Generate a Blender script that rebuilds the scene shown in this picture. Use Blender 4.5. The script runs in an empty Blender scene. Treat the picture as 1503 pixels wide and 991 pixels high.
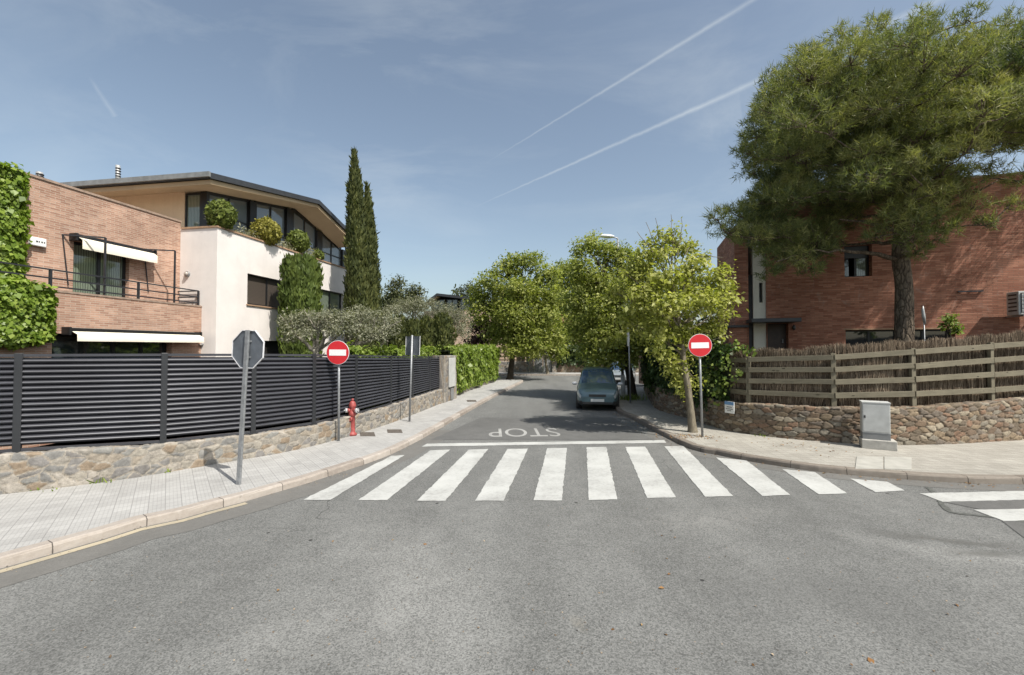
import bpy, bmesh, math, random
import numpy as np
from mathutils import Vector

# ------------------------------------------------------------------ scene, camera
scene = bpy.context.scene
COL = scene.collection
F, CX, CY = 646.0, 751.5, 495.5
CAMH = 2.5
HOR = 510.0
PITCH = math.atan((HOR - CY) / F)
cp, sp = math.cos(PITCH), math.sin(PITCH)
cam_d = bpy.data.cameras.new('camera'); cam = bpy.data.objects.new('camera', cam_d); COL.objects.link(cam)
cam.location = (0, 0, CAMH); cam.rotation_euler = (math.pi / 2 + PITCH, 0, 0)
cam_d.sensor_width = 36.0; cam_d.lens = 36.0 * F / 1503.0; cam_d.clip_end = 5000; cam_d.clip_start = 0.05
scene.camera = cam

def ray(u, v):
    """direction of the sight line through a point of the photograph (survey helper: gives where things stand)"""
    a, b = (u - CX) / F, (CY - v) / F
    return Vector((a, cp - sp * b, sp + cp * b))
def G(u, v, z=0.0):
    d = ray(u, v); t = (z - CAMH) / d.z
    return Vector((d.x * t, d.y * t, z))
def P(u, v, Y):
    d = ray(u, v); t = Y / d.y
    return Vector((d.x * t, Y, CAMH + d.z * t))
def sz(px, Y): return px * Y / F

SUN_EL, SUN_H = 53.0, (0.75, -0.66)
SUN_ROT = math.atan2(SUN_H[0], SUN_H[1])

# ------------------------------------------------------------------ node helpers
class NT:
    def __init__(s, name):
        s.m = bpy.data.materials.new(name); s.m.use_nodes = True
        s.t = s.m.node_tree; s.t.nodes.clear()
        s.out = s.t.nodes.new('ShaderNodeOutputMaterial')
    def n(s, typ, **kw):
        nd = s.t.nodes.new(typ)
        for k, v in kw.items():
            if k.startswith('_'): setattr(nd, k[1:], v)
            else:
                i = int(k[1:]) if k[0] == 'i' and k[1:].isdigit() else k.replace('__', ' ')
                s.set(nd.inputs[i], v)
        return nd
    def set(s, inp, v):
        if isinstance(v, bpy.types.NodeSocket): s.t.links.new(v, inp)
        else:
            if isinstance(v, tuple) and len(v) == 3 and inp.type == 'RGBA': v = v + (1,)
            inp.default_value = v
    def math(s, op, a, b=0.0, c=None, clamp=False):
        nd = s.n('ShaderNodeMath', _operation=op, _use_clamp=clamp)
        s.set(nd.inputs[0], a); s.set(nd.inputs[1], b)
        if c is not None: s.set(nd.inputs[2], c)
        return nd.outputs[0]
    def mix(s, fac, a, b, mode='MIX'):
        nd = s.n('ShaderNodeMix', _data_type='RGBA', _blend_type=mode)
        s.set(nd.inputs[0], fac); s.set(nd.inputs[6], a); s.set(nd.inputs[7], b)
        return nd.outputs[2]
    def ramp(s, fac, stops, interp='LINEAR'):
        nd = s.n('ShaderNodeValToRGB'); cr = nd.color_ramp; cr.interpolation = interp
        while len(cr.elements) < len(stops): cr.elements.new(0.5)
        for e, (p, c) in zip(cr.elements, stops):
            e.position = p; e.color = (c[0], c[1], c[2], 1) if isinstance(c, tuple) else (c, c, c, 1)
        s.set(nd.inputs[0], fac)
        return nd.outputs[0]
    def noise(s, vec, scale, detail=4, rough=.55, dist=0.0):
        nd = s.n('ShaderNodeTexNoise', Scale=scale, Detail=detail, Roughness=rough, Distortion=dist)
        if vec is not None: s.set(nd.inputs['Vector'], vec)
        return nd.outputs[0]
    def mapping(s, vec, scale=(1, 1, 1), rot=(0, 0, 0), loc=(0, 0, 0)):
        nd = s.n('ShaderNodeMapping'); s.set(nd.inputs[0], vec)
        nd.inputs['Location'].default_value = loc; nd.inputs['Rotation'].default_value = rot; nd.inputs['Scale'].default_value = scale
        return nd.outputs[0]
    def uv(s): return s.n('ShaderNodeUVMap', _uv_map='UVMap').outputs[0]
    def pos(s): return s.n('ShaderNodeNewGeometry').outputs['Position']
    def attr(s, name): return s.n('ShaderNodeAttribute', _attribute_name=name).outputs['Fac']
    def bump(s, h, strength=.3, dist=.01):
        return s.n('ShaderNodeBump', Strength=strength, Distance=dist, Height=h).outputs[0]
    def pbr(s, col, rough=.8, metal=0.0, normal=None, spec=.5, **kw):
        b = s.n('ShaderNodeBsdfPrincipled')
        s.set(b.inputs['Base Color'], col); s.set(b.inputs['Roughness'], rough); s.set(b.inputs['Metallic'], metal)
        s.set(b.inputs['Specular IOR Level'], spec)
        if normal is not None: s.set(b.inputs['Normal'], normal)
        s.t.links.new(b.outputs[0], s.out.inputs[0])
        return b

def plain(name, col, rough=.6, metal=0.0, var=.12, scale=6.0, spec=.5, bump=0.0):
    t = NT(name); p = t.pos()
    n = t.noise(p, scale, 5)
    lo = tuple(c * (1 - var) for c in col); hi = tuple(min(1, c * (1 + var)) for c in col)
    c = t.ramp(n, [(.3, lo), (.7, hi)])
    nrm = t.bump(t.noise(p, scale * 8, 4), bump, .01) if bump else None
    t.pbr(c, rough, metal, nrm, spec)
    return t.m

M = {}
# asphalt --------------------------------------------------------------
def asphalt(name, lo, hi, speck=.5, patchy=.25, tracks=True):
    t = NT(name); p = t.pos()
    v = t.n('ShaderNodeTexVoronoi', Scale=85.0); t.set(v.inputs['Vector'], p)
    fine = v.outputs['Color']
    sepc = t.n('ShaderNodeSeparateColor'); t.set(sepc.inputs[0], fine)
    grain = sepc.outputs[0]
    n2 = t.noise(p, 30, 5, .7)
    n3 = t.noise(p, .55, 5, .6, .4)
    n4 = t.noise(p, 3.2, 4, .65)
    g = t.math('ADD', t.math('MULTIPLY', grain, speck), t.math('MULTIPLY', n2, 1 - speck))
    c = t.ramp(g, [(.12, lo), (.5, tuple((a + b) / 2 for a, b in zip(lo, hi))), (.92, hi)])
    big = t.ramp(n3, [(.3, 1 - patchy), (.72, 1 + patchy * .6)])
    c = t.mix(1.0, c, big, 'MULTIPLY')
    mid = t.ramp(n4, [(.3, .9), (.7, 1.07)])
    c = t.mix(1.0, c, mid, 'MULTIPLY')
    if tracks:
        # polished bands where wheels roll, following the curve of the cross street
        w = t.noise(t.mapping(p, (.9, .12, 1), (0, 0, math.radians(38))), 1.0, 3, .5)
        c = t.mix(1.0, c, t.ramp(w, [(.38, .90), (.5, 1.0), (.64, 1.10)]), 'MULTIPLY')
        # hairline cracks, worn pale places and old stains with outlines of their own
        wv = t.n('ShaderNodeTexNoise', Scale=1.1, Detail=5.0); t.set(wv.inputs['Vector'], p)
        wa = t.n('ShaderNodeVectorMath', _operation='MULTIPLY_ADD'); t.set(wa.inputs[0], wv.outputs['Color']); wa.inputs[1].default_value = (1.1, 1.1, 0); t.set(wa.inputs[2], p)
        ck = t.n('ShaderNodeTexVoronoi', _feature='DISTANCE_TO_EDGE', Scale=.23); t.set(ck.inputs['Vector'], wa.outputs[0])
        cm = t.math('MULTIPLY', t.math('LESS_THAN', ck.outputs['Distance'], .0022), t.ramp(t.noise(p, .35, 3), [(.5, 0), (.6, .55)]))
        c = t.mix(cm, c, (.04, .04, .039))
        for (u_, v_, rx, ry, ang, colr, amt) in STAINS:
            q = G(u_, v_); loc = t.n('ShaderNodeVectorMath', _operation='SUBTRACT'); t.set(loc.inputs[0], wa.outputs[0]); loc.inputs[1].default_value = (q.x + .55, q.y + .55, 0)
            mp = t.n('ShaderNodeMapping', _vector_type='TEXTURE'); t.set(mp.inputs[0], loc.outputs[0]); mp.inputs['Rotation'].default_value = (0, 0, ang); mp.inputs['Scale'].default_value = (rx, ry, 1)
            ln = t.n('ShaderNodeVectorMath', _operation='LENGTH'); t.set(ln.inputs[0], mp.outputs[0])
            mk = t.math('MULTIPLY', t.ramp(ln.outputs['Value'], [(.25, 1), (1, 0)]), t.ramp(t.math('ADD', t.math('MULTIPLY', grain, .5), t.math('MULTIPLY', n4, .6)), [(.35, .25), (.75, 1)]))
            c = t.mix(t.math('MULTIPLY', mk, amt), c, colr)
        # dark drips and tar spots
        d = t.n('ShaderNodeTexVoronoi', Scale=1.3); t.set(d.inputs['Vector'], p)
        c = t.mix(t.math('LESS_THAN', d.outputs['Distance'], .035), c, (.035, .034, .033))
    h = t.math('ADD', grain, t.math('MULTIPLY', n2, .6))
    t.pbr(c, .88, 0, t.bump(h, .5, .006), .3)
    return t.m
STAINS = [(1500, 830, 2.2, .35, -.5, (.32, .32, .305), .5), (1400, 792, 1.1, .16, -.35, (.05, .046, .04), .6), (1440, 812, .5, .16, 0, (.06, .058, .05), .6), (600, 860, .9, 2.2, .5, (.33, .33, .315), .45), (1060, 760, 1.6, .5, .2, (.27, .265, .25), .3), (850, 905, .10, .2, .3, (.2, .175, .13), .35), (430, 930, 1.2, .6, .6, (.3, .3, .285), .35), (980, 700, .5, 1.4, .1, (.08, .08, .078), .35), (700, 700, .45, 2.0, -.05, (.085, .085, .082), .3), (1190, 870, 1.2, .7, 0, (.085, .085, .082), .3)]
M['asphalt'] = asphalt('asphalt', (.062, .064, .061), (.245, .246, .236), .5, .09)
M['asphalt_smooth'] = asphalt('smooth_asphalt', (.125, .122, .113), (.178, .173, .162), .3, .12, False)
M['asphalt_patch'] = asphalt('patched_asphalt', (.098, .098, .095), (.15, .149, .143), .4, .12, False)
# paint ------------------------------------------------------------------
def paint(name, col, wear=.5):
    t = NT(name); p = t.pos()
    n = t.noise(p, 14, 6, .75); n2 = t.noise(p, 1.2, 4, .6); n3 = t.noise(p, 90, 3, .7)
    k = t.math('ADD', t.math('ADD', t.math('MULTIPLY', n, .5), t.math('MULTIPLY', n2, .35)), t.math('MULTIPLY', n3, .35))
    f = t.ramp(k, [(.30 + .14 * wear, 1.0), (.50 + .14 * wear, 0.0)])
    v = t.n('ShaderNodeTexVoronoi', Scale=85.0); t.set(v.inputs['Vector'], p)
    dirt = t.ramp(n2, [(.3, tuple(c * .82 for c in col)), (.7, col)])
    c = t.mix(t.math('MULTIPLY', f, .75), dirt, (.2, .195, .185))
    t.pbr(c, .75, 0, t.bump(v.outputs['Distance'], .25, .004), .3)
    return t.m
M['paint_white'] = paint('road_paint_white', (.47, .475, .455), .85)
M['paint_cream'] = paint('road_paint_cream', (.42, .365, .265), .7)
M['paint_faded'] = paint('road_paint_faded', (.37, .37, .355), 1.1)
# pavement -----------------------------------------------------------------
def paving(name, lo, hi, rot, line=1.0):
    t = NT(name); p = t.mapping(t.pos(), (1, 1, 1), (0, 0, rot))
    b = t.n('ShaderNodeTexBrick', _offset=.0, _squash=1.0, Scale=1.0, Mortar__Size=.006, Mortar__Smooth=.3, Brick__Width=.2, Row__Height=.2, Bias=0.0)
    t.set(b.inputs['Vector'], p); t.set(b.inputs['Color1'], (.2, .2, .2)); t.set(b.inputs['Color2'], (.8, .8, .8)); t.set(b.inputs['Mortar'], (.0, .0, .0))
    sep = t.n('ShaderNodeSeparateColor'); t.set(sep.inputs[0], b.outputs['Color'])
    b2 = t.n('ShaderNodeTexBrick', _offset=.0, Scale=1.0, Mortar__Size=.006, Mortar__Smooth=.4, Brick__Width=.05, Row__Height=.2)
    t.set(b2.inputs['Vector'], p)
    n = t.noise(t.pos(), 1.1, 5, .6); n2 = t.noise(t.pos(), 22, 5, .7)
    k = t.math('ADD', t.math('MULTIPLY', sep.outputs[0], .25), t.math('ADD', t.math('MULTIPLY', n, .5), t.math('MULTIPLY', n2, .35)))
    c = t.ramp(k, [(.3, lo), (.75, hi)])
    c = t.mix(t.math('MULTIPLY', b2.outputs['Fac'], .22 * line), c, tuple(x * .5 for x in lo))
    c = t.mix(t.math('MULTIPLY', b.outputs['Fac'], .26 * line), c, tuple(x * .5 for x in lo))
    st = t.noise(t.pos(), .8, 6, .7, .6)
    c = t.mix(t.ramp(st, [(.55, 0.0), (.75, .35)]), c, tuple(x * .55 for x in lo))
    h = t.math('SUBTRACT', t.math('MULTIPLY', n2, .3), t.math('ADD', b.outputs['Fac'], t.math('MULTIPLY', b2.outputs['Fac'], .5)))
    t.pbr(c, .85, 0, t.bump(h, .5, .006), .3)
    return t.m
M['paving'] = paving('pavement_tiles', (.27, .265, .255), (.43, .425, .41), math.radians(-38), .75)
M['paving_warm'] = paving('pavement_tiles_warm', (.25, .235, .205), (.42, .40, .355), math.radians(8), 2.0)
def kerbmat(name='kerb_stone', k_=1.0):
    t = NT(name); uv = t.uv(); p = t.pos()
    x = t.n('ShaderNodeSeparateXYZ'); t.set(x.inputs[0], uv)
    fr = t.math('FRACT', x.outputs[0]); d = t.math('MINIMUM', fr, t.math('SUBTRACT', 1.0, fr))
    cell = t.n('ShaderNodeTexWhiteNoise', _noise_dimensions='1D'); t.set(cell.inputs['W'], t.math('FLOOR', x.outputs[0]))
    n = t.noise(p, 9, 6, .7); n2 = t.noise(p, 60, 3)
    k = t.math('ADD', t.math('MULTIPLY', cell.outputs[0], .35), t.math('MULTIPLY', n, .65))
    c = t.ramp(k, [(.2, (.22, .19, .165)), (.5, (.33, .295, .26)), (.8, (.41, .38, .345))])
    c = t.mix(t.math('LESS_THAN', t.math('ADD', d, t.math('MULTIPLY', n, .012)), .0125), c, (.09, .08, .07))
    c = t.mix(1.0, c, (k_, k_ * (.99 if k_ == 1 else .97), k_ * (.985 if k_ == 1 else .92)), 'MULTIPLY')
    chip = t.noise(p, 5.0, 4, .8)
    c = t.mix(t.ramp(chip, [(.66, 0.0), (.72, .6)]), c, (.12, .105, .09))
    t.pbr(c, .85, 0, t.bump(t.math('ADD', n, t.math('MULTIPLY', n2, .4)), .5, .012), .3)
    return t.m
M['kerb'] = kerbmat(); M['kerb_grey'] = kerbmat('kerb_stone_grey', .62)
# masonry with per-vertex stone data
def stonemat(name, cols, mortar, bump=.6):
    t = NT(name); p = t.pos()
    r = t.attr('stone'); mo = t.attr('mortar')
    c = t.ramp(r, [(i / (len(cols) - 1), cc) for i, cc in enumerate(cols)], 'CONSTANT')
    n = t.noise(p, 13, 6, .7); n2 = t.noise(p, 45, 4, .7); n3 = t.noise(p, 2.4, 3, .6)
    c = t.mix(1.0, c, t.ramp(n, [(.25, .62), (.75, 1.35)]), 'MULTIPLY')
    c = t.mix(1.0, c, t.ramp(n3, [(.3, .85), (.7, 1.12)]), 'MULTIPLY')
    mm = t.ramp(n2, [(.3, tuple(x * .7 for x in mortar)), (.7, tuple(x * 1.2 for x in mortar))])
    c = t.mix(mo, c, mm)
    t.pbr(c, .9, 0, t.bump(t.math('ADD', n, t.math('MULTIPLY', n2, .5)), bump, .015), .25)
    return t.m
M['stone_grey'] = stonemat('grey_rubble_stone', [(.25, .23, .20), (.19, .185, .175), (.29, .265, .225), (.17, .16, .15), (.33, .30, .26), (.235, .185, .135), (.215, .21, .195), (.27, .235, .19), (.20, .19, .18), (.26, .185, .125)], (.33, .295, .245))
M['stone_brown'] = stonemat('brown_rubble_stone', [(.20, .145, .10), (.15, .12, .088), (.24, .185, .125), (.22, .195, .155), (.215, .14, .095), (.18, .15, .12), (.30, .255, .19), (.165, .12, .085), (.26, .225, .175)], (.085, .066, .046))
# brick ------------------------------------------------------------------
def brick(name, c1, c2, mortar, w=.29, h=.062, bump=.6, dirt=.3):
    t = NT(name); uv = t.uv(); p = t.pos()
    b = t.n('ShaderNodeTexBrick', _offset=.5, Scale=1.0, Mortar__Size=.007, Mortar__Smooth=.2, Bias=0.0, Brick__Width=w, Row__Height=h)
    wob = t.n('ShaderNodeTexNoise', Scale=3.0)
    t.set(wob.inputs['Vector'], p)
    vadd = t.n('ShaderNodeVectorMath', _operation='MULTIPLY_ADD'); t.set(vadd.inputs[0], wob.outputs['Color']); vadd.inputs[1].default_value = (.012, .008, 0); t.set(vadd.inputs[2], uv)
    t.set(b.inputs['Vector'], vadd.outputs[0])
    t.set(b.inputs['Color1'], (0, 0, 0)); t.set(b.inputs['Color2'], (1, 1, 1)); t.set(b.inputs['Mortar'], (.5, .5, .5))
    sep = t.n('ShaderNodeSeparateColor'); t.set(sep.inputs[0], b.outputs['Color'])
    n = t.noise(p, 26, 5, .7); n1 = t.noise(p, .7, 5, .65)
    k = t.math('ADD', t.math('MULTIPLY', sep.outputs[0], .65), t.math('MULTIPLY', n, .35))
    mid = tuple((a + c) / 2 for a, c in zip(c1, c2))
    c = t.ramp(k, [(.15, c1), (.5, mid), (.85, c2)])
    c = t.mix(b.outputs['Fac'], c, mortar)
    c = t.mix(1.0, c, t.ramp(n1, [(.3, 1 - dirt), (.7, 1 + dirt * .45)]), 'MULTIPLY')
    # pale lime bloom
    bl = t.noise(p, 1.6, 6, .75, .5)
    c = t.mix(t.ramp(bl, [(.56, 0.0), (.74, .28)]), c, (.52, .45, .39))
    hgt = t.math('SUBTRACT', t.math('MULTIPLY', sep.outputs[0], .35), b.outputs['Fac'])
    t.pbr(c, .88, 0, t.bump(t.math('ADD', hgt, t.math('MULTIPLY', n, .3)), bump, .012), .25)
    return t.m
M['brick_pink'] = brick('pale_red_brick', (.33, .18, .125), (.53, .335, .245), (.50, .40, .32), .23, .058, .5)
M['brick_red'] = brick('red_brick', (.28, .11, .07), (.49, .235, .155), (.27, .165, .115), .29, .062, .9)
M['brick_cap'] = plain('brick_coping', (.30, .22, .17), .85, 0, .25, 9, .3, .3)
# render, wood, metals ------------------------------------------------------
def stucco(name, col, stain=.14):
    t = NT(name); p = t.pos()
    n = t.noise(p, 1.2, 6, .65); s = t.noise(t.mapping(p, (3.5, 3.5, .25)), 1.3, 5, .65); f = t.noise(p, 110, 3)
    c = t.mix(1.0, col, t.ramp(n, [(.3, 1 - stain), (.7, 1.04)]), 'MULTIPLY')
    c = t.mix(t.ramp(s, [(.5, 0.0), (.8, stain * 1.6)]), c, tuple(x * .6 for x in col))
    t.pbr(c, .9, 0, t.bump(f, .15, .006), .25)
    return t.m
M['stucco'] = stucco('white_stucco', (.74, .695, .66), .1)
M['stucco_cream'] = stucco('cream_stucco', (.62, .48, .33))
M['stucco_peach'] = stucco('peach_stucco', (.62, .45, .34))
M['stucco_off'] = stucco('off_white_stucco', (.70, .67, .58))
M['soffit'] = stucco('tan_soffit', (.48, .36, .23), .1)
M['coping'] = plain('clay_coping', (.34, .22, .14), .8, 0, .2, 8, .3)
M['fascia'] = plain('dark_grey_metal_fascia', (.05, .052, .056), .45, .3, .15, 5)
M['fascia_lit'] = plain('fascia_edge_lit', (.25, .255, .25), .55, .3, .2, 4)  # lighter copy of the fascia grey, sunlit tone painted into the eave edge
M['frame'] = plain('black_window_frame', (.014, .014, .015), .4, 0, .1)
M['wroughtiron'] = plain('dark_painted_steel', (.03, .031, .036), .5, .2, .2)
M['anthracite'] = plain('anthracite_aluminium', (.030, .032, .036), .4, .2, .12, 3)
M['slat'] = plain('louvre_slat_grey', (.056, .058, .068), .42, .3, .16, 1.5)
M['galv'] = plain('galvanised_steel', (.30, .31, .32), .5, .55, .22, 14)
M['signback'] = plain('sign_back_grey', (.13, .145, .165), .55, .35, .15, 7)
M['signrim'] = plain('sign_rim_white', (.7, .7, .72), .5, 0, .06)
M['signred'] = plain('sign_red', (.56, .022, .03), .4, 0, .07, 4)
M['signwhite'] = plain('sign_white', (.82, .82, .82), .45, 0, .04)
M['plaqueblue'] = plain('plaque_blue', (.16, .30, .52), .5, 0, .06)
M['signblue'] = plain('sign_blue', (.03, .10, .42), .45, 0, .05)
M['hydrant'] = plain('hydrant_red', (.30, .06, .055), .55, 0, .22, 16)
M['hydrant_cap'] = plain('hydrant_silver', (.5, .5, .51), .45, .5, .2)
M['iron'] = plain('rusty_cast_iron', (.11, .095, .08), .8, .2, .35, 20)
M['concrete'] = plain('pale_concrete', (.40, .385, .35), .9, 0, .2, 7, .3, .4)
M['concrete_slab'] = plain('cover_slab_concrete', (.37, .36, .325), .9, 0, .12, 5, .3, .25)
M['cabinet'] = plain('cabinet_grey', (.46, .465, .45), .6, 0, .12, 5)
M['cabinet_low'] = plain('cabinet_grey_base', (.20, .205, .205), .65, 0, .15, 5)
M['awning'] = plain('cream_awning_cloth', (.72, .66, .54), .9, 0, .07, 3)
M['whiteplastic'] = plain('white_plastic', (.78, .78, .76), .4, 0, .04)
M['darkplastic'] = plain('dark_plastic', (.04, .04, .04), .5, 0, .1)
M['lampglobe'] = plain('lamp_globe', (.35, .31, .28), .3, 0, .1)
M['lamphead'] = plain('lamp_head_white', (.75, .77, .78), .35, 0, .05)
M['chimney'] = plain('chimney_pipe_zinc', (.42, .42, .41), .5, .4, .15, 10)
M['darkroom'] = plain('painted_recess_shade', (.012, .011, .010), .9, 0, .2)  # near-black that paints the shade of the garage opening
M['door'] = plain('dark_brown_door', (.045, .026, .016), .5, 0, .25, 5)
M['shutter'] = None
M['soil'] = plain('garden_soil', (.10, .085, .05), .95, 0, .35, 3, .2, .5)
M['lawn'] = plain('garden_lawn', (.055, .085, .025), .95, 0, .35, 2, .2, .5)
M['ground'] = plain('far_ground', (.09, .085, .05), .95, 0, .3, .1, .2)
M['hill'] = plain('wooded_hill', (.045, .06, .03), .95, 0, .4, .15, .2)
def woodmat(name, lo, hi):
    t = NT(name); uv = t.uv(); p = t.pos()
    g = t.noise(t.mapping(uv, (1.2, 22, 1)), 2.0, 6, .7, .3); n = t.noise(p, 2.2, 5, .65)
    c = t.ramp(t.math('ADD', t.math('MULTIPLY', g, .6), t.math('MULTIPLY', n, .4)), [(.3, lo), (.7, hi)])
    kn = t.n('ShaderNodeTexVoronoi', Scale=1.0); t.set(kn.inputs['Vector'], t.mapping(uv, (2.2, 7, 1)))
    c = t.mix(t.math('LESS_THAN', kn.outputs['Distance'], .09), c, tuple(x * .4 for x in lo))
    t.pbr(c, .85, 0, t.bump(g, .4, .006), .25)
    return t.m
M['fencewood'] = woodmat('weathered_fence_wood', (.105, .093, .065), (.225, .20, .145))
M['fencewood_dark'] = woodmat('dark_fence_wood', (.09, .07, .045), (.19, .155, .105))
def slatmat(name, lo, hi, period):
    t = NT(name); uv = t.uv()
    x = t.n('ShaderNodeSeparateXYZ'); t.set(x.inputs[0], uv)
    fr = t.math('FRACT', t.math('DIVIDE', x.outputs[1], period))
    c = t.ramp(fr, [(.0, lo), (.12, hi), (.85, hi), (1.0, lo)])
    t.pbr(c, .6, 0, t.bump(fr, .4, .01))
    return t.m
M['shutter'] = slatmat('brown_roller_shutter', (.02, .016, .013), (.075, .06, .048), .05)
def glassmat(name, tint, curtain=0.0):
    t = NT(name); p = t.pos(); uv = t.uv()
    c = tint
    if curtain:
        w = t.n('ShaderNodeTexWave', Scale=5.0, Distortion=1.5); t.set(w.inputs['Vector'], uv)
        c = t.ramp(w.outputs['Fac'], [(.2, tuple(x * .5 for x in tint)), (.8, tint)])
    n = t.noise(p, .8, 3)
    b = t.pbr(c, .04, 0, t.bump(n, .04, .05), .9)
    b.inputs['Coat Weight'].default_value = .6; b.inputs['Coat Roughness'].default_value = .02
    return t.m
M['glass'] = glassmat('window_glass', (.030, .038, .042))
M['glass_blue'] = glassmat('loft_glass', (.15, .18, .2))
M['glass_curtain'] = glassmat('curtained_glass', (.19, .23, .18), 1)
M['glass_car'] = glassmat('car_glass', (.03, .06, .115))  # blue base colour paints the sky's reflection into the glass
# foliage ------------------------------------------------------------------
def leafmat(name, dark, mid, light, trans=.3, rough=.5):
    t = NT(name); a = t.attr('tint')
    c = t.ramp(a, [(0.0, dark), (.5, mid), (1.0, light)])
    b = t.n('ShaderNodeBsdfPrincipled'); t.set(b.inputs['Base Color'], c); b.inputs['Roughness'].default_value = rough
    b.inputs['Specular IOR Level'].default_value = .35
    tr = t.n('ShaderNodeBsdfTranslucent'); t.set(tr.inputs[0], t.mix(1.0, c, (1.05, 1.15, .5), 'MULTIPLY'))
    mx = t.n('ShaderNodeMixShader'); mx.inputs[0].default_value = trans
    t.t.links.new(b.outputs[0], mx.inputs[1]); t.t.links.new(tr.outputs[0], mx.inputs[2]); t.t.links.new(mx.outputs[0], t.out.inputs[0])
    return t.m
M['needle'] = leafmat('pine_needles', (.066, .09, .04), (.19, .21, .078), (.41, .385, .165), .42, .55)
M['plane'] = leafmat('bright_street_tree_leaf', (.16, .19, .036), (.36, .375, .092), (.64, .62, .26), .48)
M['elm'] = leafmat('green_street_tree_leaf', (.095, .125, .03), (.275, .31, .07), (.54, .54, .185), .48)
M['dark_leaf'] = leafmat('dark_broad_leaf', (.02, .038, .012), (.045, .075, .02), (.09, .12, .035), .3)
M['ivy'] = leafmat('bright_ivy_leaf', (.10, .17, .022), (.21, .30, .045), (.36, .44, .09), .42, .4)
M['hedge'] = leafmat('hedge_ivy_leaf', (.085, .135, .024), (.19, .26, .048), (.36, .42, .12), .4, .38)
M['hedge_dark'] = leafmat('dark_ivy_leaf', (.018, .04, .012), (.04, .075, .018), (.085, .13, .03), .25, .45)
M['olive'] = leafmat('olive_leaf', (.12, .13, .085), (.235, .24, .165), (.40, .39, .29), .3, .55)
M['cypress'] = leafmat('cypress_leaf', (.034, .048, .016), (.085, .10, .028), (.165, .17, .05), .22, .7)
M['thuja'] = leafmat('clipped_conifer_leaf', (.05, .075, .016), (.10, .14, .026), (.17, .21, .045), .2, .6)
M['ball'] = leafmat('ball_shrub_leaf', (.06, .085, .014), (.12, .155, .026), (.2, .23, .05), .2, .6)
M['ball_gold'] = leafmat('golden_ball_leaf', (.11, .11, .015), (.24, .22, .035), (.36, .33, .08), .25, .6)
M['purple'] = leafmat('purple_leaf', (.035, .018, .018), (.085, .04, .035), (.14, .075, .06), .25, .5)
M['farpine'] = leafmat('far_pine_leaf', (.035, .045, .018), (.075, .085, .032), (.13, .14, .055), .2, .6)
M['dryleaf'] = leafmat('dry_leaf', (.12, .06, .02), (.25, .13, .05), (.36, .24, .10), .1, .8)
def barkmat(name, lo, hi, sc=14, plates=False):
    t = NT(name); p = t.pos()
    n = t.noise(t.mapping(p, (1, 1, .25)), sc, 6, .7, .6); n2 = t.noise(p, 3, 4)
    c = t.ramp(t.math('ADD', t.math('MULTIPLY', n, .7), t.math('MULTIPLY', n2, .3)), [(.32, lo), (.68, hi)])
    if plates:
        wv = t.n('ShaderNodeTexNoise', Scale=5.0, Detail=4.0); t.set(wv.inputs['Vector'], p)
        wa = t.n('ShaderNodeVectorMath', _operation='MULTIPLY_ADD'); t.set(wa.inputs[0], wv.outputs['Color']); wa.inputs[1].default_value = (.12, .12, .12); t.set(wa.inputs[2], p)
        v = t.n('ShaderNodeTexVoronoi', _feature='DISTANCE_TO_EDGE', Scale=9.0); t.set(v.inputs['Vector'], t.mapping(wa.outputs[0], (1, 1, .38)))
        e = t.ramp(v.outputs['Distance'], [(.0, 0), (.16, 1)])
        c = t.mix(t.math('ADD', t.math('MULTIPLY', e, .6), .4), (.03, .022, .016), c); n = t.math('ADD', t.math('MULTIPLY', n, .4), e)
    t.pbr(c, .92, 0, t.bump(n, .8, .03), .2)
    return t.m
M['bark_pine'] = barkmat('pine_bark', (.07, .055, .042), (.26, .205, .15), 12, True)
M['bark_grey'] = barkmat('grey_bark', (.10, .085, .06), (.27, .235, .175))
M['bark_olive'] = barkmat('olive_bark', (.16, .145, .115), (.38, .35, .29))
M['bark_dark'] = barkmat('dark_bark', (.025, .02, .015), (.075, .06, .045))
def brushmat():
    t = NT('brushwood_twigs'); a = t.attr('tint'); p = t.pos()
    c = t.ramp(a, [(0, (.07, .050, .036)), (.5, (.18, .135, .095)), (1, (.36, .29, .21))])
    n = t.noise(t.mapping(p, (1, 1, .2)), 40, 4)
    c = t.mix(1.0, c, t.ramp(n, [(.3, .7), (.7, 1.25)]), 'MULTIPLY')
    t.pbr(c, .95, 0, None, .15)
    return t.m
M['brush'] = brushmat()
M['carpaint'] = None
def carpaint(name, col):
    t = NT(name)
    b = t.pbr(t.ramp(t.noise(t.pos(), 2.0, 3), [(.3, tuple(c * .92 for c in col)), (.7, col)]), .35, .3)
    b.inputs['Coat Weight'].default_value = .7; b.inputs['Coat Roughness'].default_value = .06
    return t.m
M['carpaint'] = carpaint('teal_car_paint', (.10, .165, .19))
M['carsilver'] = carpaint('silver_car_paint', (.30, .33, .34))
M['tyre'] = plain('tyre_rubber', (.02, .02, .02), .85)
M['rim'] = plain('wheel_rim', (.32, .32, .33), .4, .6)
M['headlight'] = glassmat('headlight_glass', (.5, .52, .53))
M['plate'] = plain('white_number_plate', (.72, .72, .70), .5, 0, .03)
M['hivis'] = plain('yellow_vest', (.55, .60, .05), .8)

# ------------------------------------------------------------------ mesh helpers
ROOTLOC = {}
def props(o, label=None, cat=None, group=None, kind=None):
    if label: o['label'] = label
    if cat: o['category'] = cat
    if group: o['group'] = group
    if kind: o['kind'] = kind
    return o
def thing(name, label, cat, loc, group=None):
    o = bpy.data.objects.new(name, None); COL.objects.link(o); o.location = loc; o.empty_display_size = .3
    ROOTLOC[o.name] = Vector(loc)
    return props(o, label, cat, group)

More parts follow.
